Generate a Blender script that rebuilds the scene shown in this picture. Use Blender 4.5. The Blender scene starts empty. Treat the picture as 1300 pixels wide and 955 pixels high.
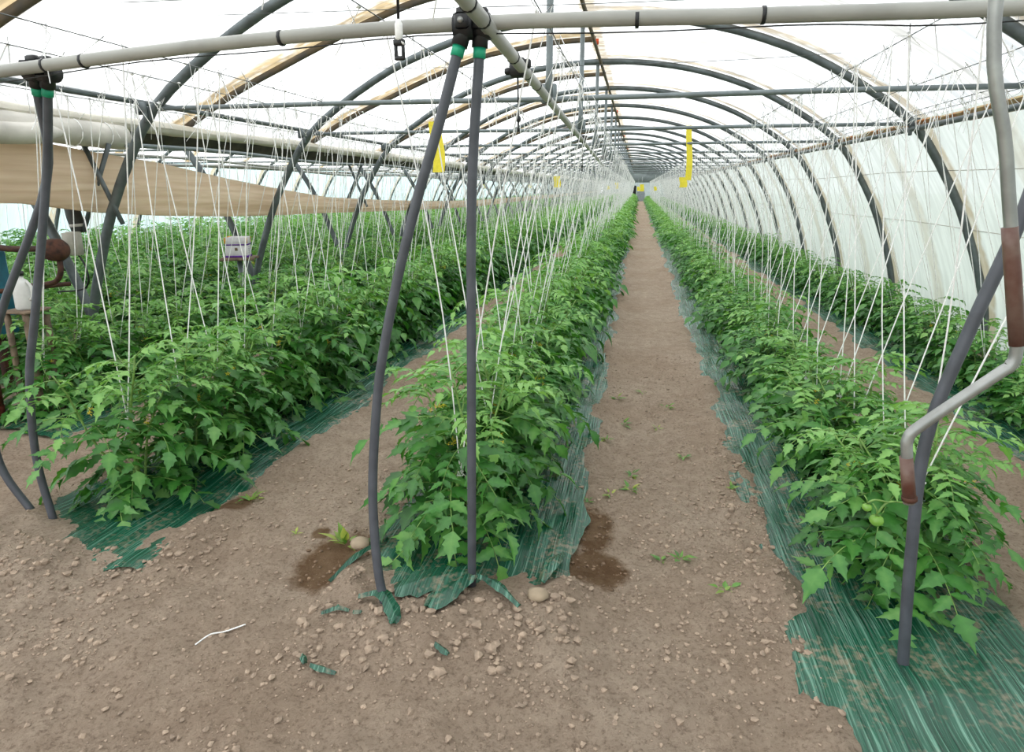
import bpy, math, random
import numpy as np
from mathutils import Matrix, Vector, Euler
from math import radians as R, sin, cos, pi

random.seed(7)
rng = np.random.default_rng(7)
scene = bpy.context.scene
col = scene.collection

# ------------------------------------------------------------------ camera
cam_data = bpy.data.cameras.new('camera')
cam = bpy.data.objects.new('camera', cam_data)
col.objects.link(cam)
cam_data.sensor_width = 36.0
cam_data.lens = 800.0 / 1300.0 * 36.0
cam_data.shift_y = -45.0 / 1300.0
cam_data.clip_end = 400
cam.location = (0, 0, 1.7)
cam.rotation_euler = (R(90 - 13.665), 0, R(11.065))
scene.camera = cam

# ------------------------------------------------------------------ sky: bright overcast, the veiled sun high on the left
world = bpy.data.worlds.new('overcast_sky')
scene.world = world
world.use_nodes = True
wn, wl = world.node_tree.nodes, world.node_tree.links
wn.clear()
wo = wn.new('ShaderNodeOutputWorld')
bg = wn.new('ShaderNodeBackground')
tc = wn.new('ShaderNodeTexCoord')
vm = wn.new('ShaderNodeVectorMath'); vm.operation = 'DOT_PRODUCT'
vm.inputs[1].default_value = Vector((-0.75, 0.15, 0.65)).normalized()
mr = wn.new('ShaderNodeMapRange'); mr.interpolation_type = 'SMOOTHSTEP'
mr.inputs['From Min'].default_value = -0.5; mr.inputs['From Max'].default_value = 1.0
mr.inputs['To Min'].default_value = 0.44; mr.inputs['To Max'].default_value = 1.70
mc = wn.new('ShaderNodeMix'); mc.data_type = 'RGBA'
mc.inputs[6].default_value = (0.90, 0.96, 1.0, 1); mc.inputs[7].default_value = (1.0, 0.995, 0.975, 1)
mr2 = wn.new('ShaderNodeMapRange'); mr2.inputs['From Min'].default_value = -0.5
wl.new(tc.outputs['Generated'], vm.inputs[0])
wl.new(vm.outputs['Value'], mr.inputs['Value']); wl.new(vm.outputs['Value'], mr2.inputs['Value'])
wl.new(mr2.outputs['Result'], mc.inputs[0])
wl.new(mc.outputs[2], bg.inputs['Color']); wl.new(mr.outputs['Result'], bg.inputs['Strength'])
wl.new(bg.outputs[0], wo.inputs[0])

scene.view_settings.view_transform = 'Standard'
scene.view_settings.look = 'None'
scene.view_settings.gamma = 1.0
scene.view_settings.use_curve_mapping = False
scene.view_settings.exposure = 1.25
scene.cycles.max_bounces = 10
scene.cycles.transparent_max_bounces = 24
scene.cycles.transmission_bounces = 8

# ------------------------------------------------------------------ helpers
class MB:
    """Collects shapes; build() links them as one mesh object."""
    def __init__(s):
        s.v, s.f, s.m, s.tint, s.n = [], [], [], [], 0
    def add(s, verts, faces, mat=0, tint=None):
        verts = np.asarray(verts, float)
        s.v.append(verts)
        b = s.n
        for q in faces:
            s.f.append(tuple(i + b for i in q)); s.m.append(mat)
        s.n += len(verts)
        s.tint.append(np.full(len(verts), 0.5 if tint is None else tint) if np.isscalar(tint) or tint is None else np.asarray(tint))
        return s
    def box(s, c, size, rot=None, mat=0, bev=0.0):
        hx, hy, hz = [d / 2 for d in size]
        if bev <= 0:
            v = np.array([(x, y, z) for x in (-hx, hx) for y in (-hy, hy) for z in (-hz, hz)])
            f = [(0, 1, 3, 2), (4, 6, 7, 5), (0, 4, 5, 1), (2, 3, 7, 6), (0, 2, 6, 4), (1, 5, 7, 3)]
        else:
            b = min(bev, hx * .9, hy * .9, hz * .9)
            ring = [(hx - b, -hy), (hx, -hy + b), (hx, hy - b), (hx - b, hy), (-hx + b, hy), (-hx, hy - b), (-hx, -hy + b), (-hx + b, -hy)]
            v = []
            for z, k in ((-hz, b), (-hz + b, 0), (hz - b, 0), (hz, b)):
                for x, y in ring:
                    v.append((x - math.copysign(k, x), y - math.copysign(k, y), z))
            v = np.array(v); f = []
            for r in range(3):
                for i in range(8):
                    f.append((r * 8 + i, r * 8 + (i + 1) % 8, r * 8 + 8 + (i + 1) % 8, r * 8 + 8 + i))
            f.append(tuple(range(7, -1, -1))); f.append(tuple(range(24, 32)))
        if rot is not None:
            v = v @ np.array(Euler(rot).to_matrix()).T
        return s.add(v + np.array(c), f, mat)
    def tube(s, pts, r, sides=8, mat=0, caps=True, tint=None):
        pts = np.asarray(pts, float)
        n = len(pts)
        rad = np.full(n, r) if np.isscalar(r) else np.asarray(r, float)
        t = np.gradient(pts, axis=0)
        t /= np.maximum(np.linalg.norm(t, axis=1)[:, None], 1e-9)
        up = np.array((0, 0, 1.0)) if abs(t[0][2]) < .9 else np.array((1.0, 0, 0))
        a = np.cross(up, t[0]); a /= np.linalg.norm(a)
        vs = []
        ang = np.arange(sides) * 2 * pi / sides
        for i in range(n):
            a = a - t[i] * a.dot(t[i]); a /= max(np.linalg.norm(a), 1e-9)
            b = np.cross(t[i], a)
            vs.append(pts[i] + rad[i] * (np.cos(ang)[:, None] * a + np.sin(ang)[:, None] * b))
        f = []
        for i in range(n - 1):
            for k in range(sides):
                f.append((i * sides + k, i * sides + (k + 1) % sides, (i + 1) * sides + (k + 1) % sides, (i + 1) * sides + k))
        if caps:
            f.append(tuple(range(sides - 1, -1, -1))); f.append(tuple(range((n - 1) * sides, n * sides)))
        return s.add(np.vstack(vs), f, mat, tint)
    def lathe(s, prof, c, axis=(0, 0, 1), sides=12, mat=0):
        """prof: (radius, height) pairs along axis from c."""
        ax = Vector(axis).normalized()
        q = np.array(Vector((0, 0, 1)).rotation_difference(ax).to_matrix())
        ang = np.arange(sides) * 2 * pi / sides
        v = np.vstack([np.stack([r * np.cos(ang), r * np.sin(ang), np.full(sides, h)], 1) for r, h in prof])
        f = []
        for i in range(len(prof) - 1):
            for k in range(sides):
                f.append((i * sides + k, i * sides + (k + 1) % sides, (i + 1) * sides + (k + 1) % sides, (i + 1) * sides + k))
        f.append(tuple(range(sides - 1, -1, -1))); f.append(tuple(range((len(prof) - 1) * sides, len(prof) * sides)))
        return s.add(v @ q.T + np.array(c), f, mat)
    def blob(s, c, r, squash=(1, 1, 1), jitter=.15, mat=0, fine=True):
        v, f = ICO if fine else ICO0
        w = v * (1 + rng.normal(0, jitter, len(v)))[:, None] * r * np.array(squash)
        return s.add(w + np.array(c), f, mat)
    def mesh(s, name, mats, smooth=True):
        v = np.vstack(s.v)
        me = bpy.data.meshes.new(name)
        me.from_pydata(v.tolist(), [], s.f)
        at = me.attributes.new('tint', 'FLOAT', 'POINT')
        at.data.foreach_set('value', np.concatenate(s.tint).astype(np.float32))
        for m in (mats if isinstance(mats, (list, tuple)) else [mats]):
            me.materials.append(m)
        me.polygons.foreach_set('material_index', np.array(s.m, np.int32))
        me.polygons.foreach_set('use_smooth', np.full(len(s.f), smooth))
        me.update()
        return me
    def build(s, name, mats, parent=None, smooth=True, loc=None):
        return link(name, s.mesh(name, mats, smooth), parent, loc)

def grid_mesh(name, X, Y, Z, mat, smooth=True):
    """X, Y, Z: arrays of one shape (rows, columns)."""
    r, c = X.shape
    v = np.stack([X, Y, Z], -1).reshape(-1, 3)
    i = np.arange((r - 1) * c).reshape(r - 1, c)[:, :-1].ravel()
    q = np.stack([i, i + 1, i + c + 1, i + c], 1)
    return quad_mesh(name, v, q, mat, smooth)

def quad_mesh(name, v, q, mat, smooth=True, tint=None):
    me = bpy.data.meshes.new(name)
    k = q.shape[1]
    me.vertices.add(len(v)); me.vertices.foreach_set('co', np.ascontiguousarray(v, np.float32).ravel())
    me.loops.add(q.size); me.loops.foreach_set('vertex_index', np.ascontiguousarray(q, np.int32).ravel())
    me.polygons.add(len(q))
    me.polygons.foreach_set('loop_start', np.arange(0, q.size, k, dtype=np.int32))
    me.polygons.foreach_set('loop_total', np.full(len(q), k, np.int32))
    me.polygons.foreach_set('use_smooth', np.full(len(q), smooth))
    if tint is not None:
        at = me.attributes.new('tint', 'FLOAT', 'POINT'); at.data.foreach_set('value', np.asarray(tint, np.float32))
    me.materials.append(mat)
    me.update(calc_edges=True)
    return me

def link(name, data, parent=None, loc=None):
    o = bpy.data.objects.new(name, data)
    col.objects.link(o)
    if parent is not None: o.parent = parent
    if loc is not None: o.location = loc
    return o

def tag(o, label=None, cat=None, group=None, kind=None):
    if label: o['label'] = label
    if cat: o['category'] = cat
    if group: o['group'] = group
    if kind: o['kind'] = kind
    return o

def thing(name, label, cat, loc=(0, 0, 0), group=None):
    return tag(link(name, None, None, loc), label, cat, group)

def smooth_path(pts, n=6):
    """Catmull-Rom through pts."""
    p = np.asarray(pts, float)
    p = np.vstack([2 * p[0] - p[1], p, 2 * p[-1] - p[-2]])
    out = []
    for i in range(1, len(p) - 2):
        for t in np.arange(n) / n:
            out.append(.5 * (2 * p[i] + (p[i + 1] - p[i - 1]) * t + (2 * p[i - 1] - 5 * p[i] + 4 * p[i + 1] - p[i + 2]) * t * t + (3 * p[i] - p[i - 1] - 3 * p[i + 1] + p[i + 2]) * t ** 3))
    out.append(p[-2])
    return np.array(out)

def ico(n):
    import bmesh
    bm = bmesh.new(); bmesh.ops.create_icosphere(bm, subdivisions=n, radius=1)
    v = np.array([x.co[:] for x in bm.verts]); f = [tuple(a.index for a in q.verts) for q in bm.faces]
    bm.free(); return v, f
ICO, ICO0 = ico(2), ico(1)

_perm = rng.random((64, 64))
def vnoise(x, y):
    """smooth value noise in 0..1"""
    x = np.asarray(x, float); y = np.asarray(y, float)
    xi, yi = np.floor(x).astype(int), np.floor(y).astype(int)
    u, v = x - xi, y - yi
    u, v = u * u * (3 - 2 * u), v * v * (3 - 2 * v)
    g = lambda a, b: _perm[a % 64, b % 64]
    return (g(xi, yi) * (1 - u) + g(xi + 1, yi) * u) * (1 - v) + (g(xi, yi + 1) * (1 - u) + g(xi + 1, yi + 1) * u) * v

# ------------------------------------------------------------------ materials
def new_mat(name):
    m = bpy.data.materials.new(name); m.use_nodes = True
    nt = m.node_tree; nt.nodes.clear()
    return m, nt.nodes, nt.links

def simple(name, rgb, rough=.5, metal=0.0, var=.15, scale=18, bump=0.0, spec=.5, rgb2=None, coord='Object'):
    m, N, L = new_mat(name)
    o = N.new('ShaderNodeOutputMaterial'); b = N.new('ShaderNodeBsdfPrincipled')
    t = N.new('ShaderNodeTexCoord'); nz = N.new('ShaderNodeTexNoise')
    nz.inputs['Scale'].default_value = scale; nz.inputs['Detail'].default_value = 5
    L.new(t.outputs[coord], nz.inputs['Vector'])
    mx = N.new('ShaderNodeMix'); mx.data_type = 'RGBA'
    c2 = rgb2 if rgb2 else tuple(c * (1 - var * 2) for c in rgb)
    mx.inputs[6].default_value = (*c2, 1); mx.inputs[7].default_value = (*[min(1, c * (1 + var * .5)) for c in rgb], 1)
    rp = N.new('ShaderNodeMapRange'); rp.inputs['From Min'].default_value = .35; rp.inputs['From Max'].default_value = .65
    L.new(nz.outputs['Fac'], rp.inputs['Value']); L.new(rp.outputs[0], mx.inputs[0])
    L.new(mx.outputs[2], b.inputs['Base Color'])
    b.inputs['Roughness'].default_value = rough; b.inputs['Metallic'].default_value = metal
    b.inputs['Specular IOR Level'].default_value = spec
    if bump:
        bp = N.new('ShaderNodeBump'); bp.inputs['Strength'].default_value = bump; bp.inputs['Distance'].default_value = .01
        L.new(nz.outputs['Fac'], bp.inputs['Height']); L.new(bp.outputs[0], b.inputs['Normal'])
    L.new(b.outputs[0], o.inputs[0])
    return m

def leaf_material(name, dark, mid, light, trans=.27):
    m, N, L = new_mat(name)
    o = N.new('ShaderNodeOutputMaterial'); b = N.new('ShaderNodeBsdfPrincipled')
    at = N.new('ShaderNodeAttribute'); at.attribute_name = 'tint'
    oi = N.new('ShaderNodeObjectInfo')
    t = N.new('ShaderNodeTexCoord'); nz = N.new('ShaderNodeTexNoise'); nz.inputs['Scale'].default_value = 24; nz.inputs['Detail'].default_value = 3
    L.new(t.outputs['Object'], nz.inputs['Vector'])
    a1 = N.new('ShaderNodeMath'); a1.operation = 'MULTIPLY_ADD'; a1.inputs[1].default_value = .3; a1.inputs[2].default_value = -.15
    L.new(oi.outputs['Random'], a1.inputs[0])
    a2 = N.new('ShaderNodeMath'); a2.operation = 'ADD'; L.new(at.outputs['Fac'], a2.inputs[0]); L.new(a1.outputs[0], a2.inputs[1])
    a3 = N.new('ShaderNodeMath'); a3.operation = 'MULTIPLY_ADD'; a3.inputs[1].default_value = .4
    sb = N.new('ShaderNodeMath'); sb.operation = 'SUBTRACT'; sb.inputs[1].default_value = .5
    L.new(nz.outputs['Fac'], sb.inputs[0]); L.new(sb.outputs[0], a3.inputs[0]); L.new(a2.outputs[0], a3.inputs[2])
    cr = N.new('ShaderNodeValToRGB')
    e = cr.color_ramp.elements
    e[0].position = .12; e[0].color = (*dark, 1); e[1].position = .95; e[1].color = (*light, 1)
    x = e.new(.5); x.color = (*mid, 1)
    L.new(a3.outputs[0], cr.inputs[0]); L.new(cr.outputs[0], b.inputs['Base Color'])
    b.inputs['Roughness'].default_value = .45; b.inputs['Specular IOR Level'].default_value = .7
    bp = N.new('ShaderNodeBump'); bp.inputs['Strength'].default_value = .35; bp.inputs['Distance'].default_value = .004
    nz2 = N.new('ShaderNodeTexNoise'); nz2.inputs['Scale'].default_value = 90; L.new(t.outputs['Object'], nz2.inputs['Vector'])
    L.new(nz2.outputs['Fac'], bp.inputs['Height']); L.new(bp.outputs[0], b.inputs['Normal'])
    tr = N.new('ShaderNodeBsdfTranslucent')
    hs = N.new('ShaderNodeHueSaturation'); hs.inputs['Hue'].default_value = .485; hs.inputs['Saturation'].default_value = 1.1; hs.inputs['Value'].default_value = 1.5
    L.new(cr.outputs[0], hs.inputs['Color']); L.new(hs.outputs[0], tr.inputs['Color'])
    ms = N.new('ShaderNodeMixShader'); ms.inputs[0].default_value = trans
    L.new(b.outputs[0], ms.inputs[1]); L.new(tr.outputs[0], ms.inputs[2]); L.new(ms.outputs[0], o.inputs[0])
    return m

FIRST_ARCH, BAY = 2.18, 2.5
def film_material(name, tint, clear, stain_arch, stain_mid, ridge_x=None, streak=.5):
    """Thin greenhouse polythene: mostly scatters light through, a little clear; dirt where it lies on the bows."""
    m, N, L = new_mat(name)
    def math_(op, a, b=None, c=None):
        n = N.new('ShaderNodeMath'); n.operation = op
        for i, v in enumerate((a, b, c)):
            if v is None: continue
            if isinstance(v, (int, float)): n.inputs[i].default_value = v
            else: L.new(v, n.inputs[i])
        return n.outputs[0]
    def rng_(v, a, b, c=0.0, d=1.0):
        n = N.new('ShaderNodeMapRange'); n.interpolation_type = 'SMOOTHSTEP'
        n.inputs['From Min'].default_value, n.inputs['From Max'].default_value = a, b
        n.inputs['To Min'].default_value, n.inputs['To Max'].default_value = c, d
        L.new(v, n.inputs['Value']); return n.outputs[0]
    o = N.new('ShaderNodeOutputMaterial')
    g = N.new('ShaderNodeTexCoord'); sp = N.new('ShaderNodeSeparateXYZ'); L.new(g.outputs['Object'], sp.inputs[0])
    nz = N.new('ShaderNodeTexNoise'); nz.inputs['Scale'].default_value = 7; nz.inputs['Detail'].default_value = 6; L.new(g.outputs['Object'], nz.inputs['Vector'])
    wob = math_('MULTIPLY_ADD', nz.outputs['Fac'], .12, -.06)
    y = math_('ADD', math_('SUBTRACT', sp.outputs['Y'], FIRST_ARCH), wob)
    d = math_('PINGPONG', y, BAY / 2)
    left_side = rng_(sp.outputs['X'], -.5, -.7)
    s1 = math_('MULTIPLY', rng_(d, .13, .05), math_('MULTIPLY_ADD', left_side, .06 - stain_arch, stain_arch) if ridge_x is not None else stain_arch)
    s2 = math_('MULTIPLY', rng_(d, BAY / 2 - .20, BAY / 2 - .07), math_('MULTIPLY_ADD', left_side, stain_mid * 2.2, stain_mid) if ridge_x is not None else stain_mid)
    s = math_('MAXIMUM', s1, s2)
    if ridge_x is not None:
        rd = math_('ABSOLUTE', math_('ADD', math_('SUBTRACT', sp.outputs['X'], ridge_x), math_('MULTIPLY', wob, .8)))
        s = math_('MAXIMUM', s, math_('MULTIPLY', rng_(rd, .12, .06), .75))
    s = math_('MULTIPLY', s, rng_(nz.outputs['Fac'], .25, .55, .55, 1.0))
    st = N.new('ShaderNodeTexNoise'); st.inputs['Scale'].default_value = 1.0; st.inputs['Detail'].default_value = 4
    mp = N.new('ShaderNodeMapping'); mp.inputs['Scale'].default_value = (2.2, 15, 2.2); mp.inputs['Rotation'].default_value = (0, 0, .12)
    L.new(g.outputs['Object'], mp.inputs[0]); L.new(mp.outputs[0], st.inputs['Vector'])
    stk = rng_(st.outputs['Fac'], .35, .68, 1 - .22 * streak, 1.0)
    cm = N.new('ShaderNodeMix'); cm.data_type = 'RGBA'; cm.inputs[6].default_value = (*tint, 1); cm.inputs[7].default_value = (.37, .28, .15, 1)
    L.new(s, cm.inputs[0])
    cs = N.new('ShaderNodeMix'); cs.data_type = 'RGBA'; cs.blend_type = 'MULTIPLY'; cs.inputs[0].default_value = 1
    L.new(cm.outputs[2], cs.inputs[6])
    gg = N.new('ShaderNodeCombineColor')
    for i in range(3): L.new(stk, gg.inputs[i])
    L.new(gg.outputs[0], cs.inputs[7])
    bp = N.new('ShaderNodeBump'); bp.inputs['Strength'].default_value = .25; bp.inputs['Distance'].default_value = .03
    L.new(st.outputs['Fac'], bp.inputs['Height'])
    tl = N.new('ShaderNodeBsdfTranslucent'); L.new(cs.outputs[2], tl.inputs['Color'])
    df = N.new('ShaderNodeBsdfDiffuse'); L.new(cs.outputs[2], df.inputs['Color'])
    gl = N.new('ShaderNodeBsdfGlossy'); gl.inputs['Roughness'].default_value = .3; L.new(bp.outputs[0], gl.inputs['Normal'])
    tp = N.new('ShaderNodeBsdfTransparent'); L.new(cs.outputs[2], tp.inputs['Color'])
    m1 = N.new('ShaderNodeMixShader'); m1.inputs[0].default_value = .15
    L.new(tl.outputs[0], m1.inputs[1]); L.new(df.outputs[0], m1.inputs[2])
    m2 = N.new('ShaderNodeMixShader'); m2.inputs[0].default_value = .05
    L.new(m1.outputs[0], m2.inputs[1]); L.new(gl.outputs[0], m2.inputs[2])
    m3 = N.new('ShaderNodeMixShader')
    L.new(math_('MULTIPLY', math_('SUBTRACT', 1.0, math_('MULTIPLY', s, .85)), clear), m3.inputs[0])
    L.new(m2.outputs[0], m3.inputs[1]); L.new(tp.outputs[0], m3.inputs[2])
    L.new(m3.outputs[0], o.inputs[0])
    return m

WET = [(-1.33, 2.42, .17, .25), (-.13, 2.62, .17, .17), (-.16, 2.95, .12, .2), (-2.08, 2.78, .07, .12), (-1.5, 2.62, .05, .06)]
def soil_material():
    m, N, L = new_mat('dry_soil')
    o = N.new('ShaderNodeOutputMaterial'); b = N.new('ShaderNodeBsdfPrincipled')
    g = N.new('ShaderNodeTexCoord')
    def noise(scale, detail=6, rough=.6):
        n = N.new('ShaderNodeTexNoise'); n.inputs['Scale'].default_value = scale; n.inputs['Detail'].default_value = detail; n.inputs['Roughness'].default_value = rough
        L.new(g.outputs['Object'], n.inputs['Vector']); return n
    n1, n2, n3 = noise(.9, 5), noise(9, 8, .7), noise(55, 6, .75)
    def mix(f, a, b2, bt='MIX'):
        x = N.new('ShaderNodeMix'); x.data_type = 'RGBA'; x.blend_type = bt
        for i, v in ((0, f), (6, a), (7, b2)):
            if isinstance(v, (int, float)): x.inputs[i].default_value = v
            elif isinstance(v, tuple): x.inputs[i].default_value = (*v, 1)
            else: L.new(v, x.inputs[i])
        return x.outputs[2]
    def mr(v, a, b2, c=0., d=1.):
        x = N.new('ShaderNodeMapRange'); x.inputs[1].default_value, x.inputs[2].default_value, x.inputs[3].default_value, x.inputs[4].default_value = a, b2, c, d
        L.new(v, x.inputs[0]); return x.outputs[0]
    c = mix(mr(n1.outputs[0], .38, .62), (.46, .35, .262), (.54, .43, .335))
    c = mix(mr(n2.outputs[0], .4, .62), mix(.30, c, (.19, .13, .09)), c)
    c = mix(mr(n3.outputs[0], .36, .5), mix(.58, c, (.14, .095, .065)), c)
    sp = N.new('ShaderNodeSeparateXYZ'); L.new(g.outputs['Object'], sp.inputs[0])
    wet = None
    for (x, y, rx, ry) in WET:
        vs = N.new('ShaderNodeVectorMath'); vs.operation = 'SUBTRACT'; L.new(g.outputs['Object'], vs.inputs[0]); vs.inputs[1].default_value = (x, y, 0)
        vd = N.new('ShaderNodeVectorMath'); vd.operation = 'MULTIPLY'; L.new(vs.outputs[0], vd.inputs[0]); vd.inputs[1].default_value = (1 / rx, 1 / ry, 0)
        ln = N.new('ShaderNodeVectorMath'); ln.operation = 'LENGTH'; L.new(vd.outputs[0], ln.inputs[0])
        a = N.new('ShaderNodeMath'); a.operation = 'MULTIPLY_ADD'; L.new(n2.outputs[0], a.inputs[0]); a.inputs[1].default_value = 1.3; 
        s_ = N.new('ShaderNodeMath'); s_.operation = 'SUBTRACT'; L.new(ln.outputs['Value'], s_.inputs[0]); s_.inputs[1].default_value = .65; L.new(s_.outputs[0], a.inputs[2])
        w = mr(a.outputs[0], 1.1, .75)
        if wet is None: wet = w
        else:
            q = N.new('ShaderNodeMath'); q.operation = 'MAXIMUM'; L.new(wet, q.inputs[0]); L.new(w, q.inputs[1]); wet = q.outputs[0]
    c = mix(wet, c, mix(mr(n2.outputs[0], .35, .65), (.15, .088, .048), (.25, .165, .10)))
    L.new(c, b.inputs['Base Color']); b.inputs['Roughness'].default_value = .95; b.inputs['Specular IOR Level'].default_value = .1
    b1 = N.new('ShaderNodeBump'); b1.inputs['Strength'].default_value = 1.0; b1.inputs['Distance'].default_value = .022; L.new(n3.outputs[0], b1.inputs['Height'])
    b2 = N.new('ShaderNodeBump'); b2.inputs['Strength'].default_value = .7; b2.inputs['Distance'].default_value = .05; L.new(n2.outputs[0], b2.inputs['Height'])
    L.new(b2.outputs[0], b1.inputs['Normal']); L.new(b1.outputs[0], b.inputs['Normal'])
    L.new(b.outputs[0], o.inputs[0])
    return m

def mulch_material():
    m, N, L = new_mat('green_mulch_film')
    o = N.new('ShaderNodeOutputMaterial'); b = N.new('ShaderNodeBsdfPrincipled')
    g = N.new('ShaderNodeTexCoord'); mp = N.new('ShaderNodeMapping'); mp.inputs['Scale'].default_value = (120, 2.0, 4); mp.inputs['Rotation'].default_value = (0, 0, .22)
    n1 = N.new('ShaderNodeTexNoise'); n1.inputs['Scale'].default_value = 1; n1.inputs['Detail'].default_value = 3; n1.inputs['Distortion'].default_value = .6
    L.new(g.outputs['Object'], mp.inputs[0]); L.new(mp.outputs[0], n1.inputs['Vector'])
    n2 = N.new('ShaderNodeTexNoise'); n2.inputs['Scale'].default_value = 5; n2.inputs['Detail'].default_value = 6; L.new(g.outputs['Object'], n2.inputs['Vector'])
    n3 = N.new('ShaderNodeTexNoise'); n3.inputs['Scale'].default_value = 40; n3.inputs['Detail'].default_value = 4; L.new(g.outputs['Object'], n3.inputs['Vector'])
    cr = N.new('ShaderNodeValToRGB'); e = cr.color_ramp.elements
    e[0].position = .3; e[0].color = (.003, .040, .022, 1); e[1].position = .74; e[1].color = (.20, .42, .32, 1)  # pale ramp end paints the reflected streaks on the wrinkles into the colour
    x = e.new(.55); x.color = (.008, .105, .058, 1)
    L.new(n1.outputs['Fac'], cr.inputs[0])
    mx = N.new('ShaderNodeMix'); mx.data_type = 'RGBA'; mx.inputs[7].default_value = (.26, .22, .15, 1)
    ml = N.new('ShaderNodeMath'); ml.operation = 'MULTIPLY'; L.new(n2.outputs['Fac'], ml.inputs[0]); L.new(n3.outputs['Fac'], ml.inputs[1])
    r = N.new('ShaderNodeMapRange'); r.inputs[1].default_value = .26; r.inputs[2].default_value = .42; r.inputs[4].default_value = .8
    L.new(ml.outputs[0], r.inputs[0]); L.new(r.outputs[0], mx.inputs[0]); L.new(cr.outputs[0], mx.inputs[6])
    L.new(mx.outputs[2], b.inputs['Base Color'])
    b.inputs['Roughness'].default_value = .26; b.inputs['Specular IOR Level'].default_value = .8
    bp = N.new('ShaderNodeBump'); bp.inputs['Strength'].default_value = .55; bp.inputs['Distance'].default_value = .015
    L.new(n1.outputs['Fac'], bp.inputs['Height']); L.new(bp.outputs[0], b.inputs['Normal'])
    tr = N.new('ShaderNodeBsdfTranslucent'); tr.inputs[0].default_value = (.05, .4, .22, 1)
    ms = N.new('ShaderNodeMixShader'); ms.inputs[0].default_value = .12
    L.new(b.outputs[0], ms.inputs[1]); L.new(tr.outputs[0], ms.inputs[2]); L.new(ms.outputs[0], o.inputs[0])
    return m

def cloth_material(name, a, b2):
    m, N, L = new_mat(name)
    o = N.new('ShaderNodeOutputMaterial'); t = N.new('ShaderNodeTexCoord'); mp = N.new('ShaderNodeMapping'); mp.inputs['Scale'].default_value = (3, .5, 14)
    n = N.new('ShaderNodeTexNoise'); n.inputs['Scale'].default_value = 1.6; n.inputs['Detail'].default_value = 5
    L.new(t.outputs['Object'], mp.inputs[0]); L.new(mp.outputs[0], n.inputs['Vector'])
    r = N.new('ShaderNodeMapRange'); r.inputs[1].default_value = .35; r.inputs[2].default_value = .65; L.new(n.outputs['Fac'], r.inputs[0])
    x = N.new('ShaderNodeMix'); x.data_type = 'RGBA'; x.inputs[6].default_value = (*b2, 1); x.inputs[7].default_value = (*a, 1); L.new(r.outputs[0], x.inputs[0])
    d = N.new('ShaderNodeBsdfDiffuse'); tr = N.new('ShaderNodeBsdfTranslucent'); ms = N.new('ShaderNodeMixShader'); ms.inputs[0].default_value = .55
    bp = N.new('ShaderNodeBump'); bp.inputs['Strength'].default_value = .5; bp.inputs['Distance'].default_value = .03; L.new(n.outputs['Fac'], bp.inputs['Height']); L.new(bp.outputs[0], d.inputs['Normal'])
    L.new(x.outputs[2], d.inputs[0]); L.new(x.outputs[2], tr.inputs[0]); L.new(d.outputs[0], ms.inputs[1]); L.new(tr.outputs[0], ms.inputs[2]); L.new(ms.outputs[0], o.inputs[0])
    return m

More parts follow.
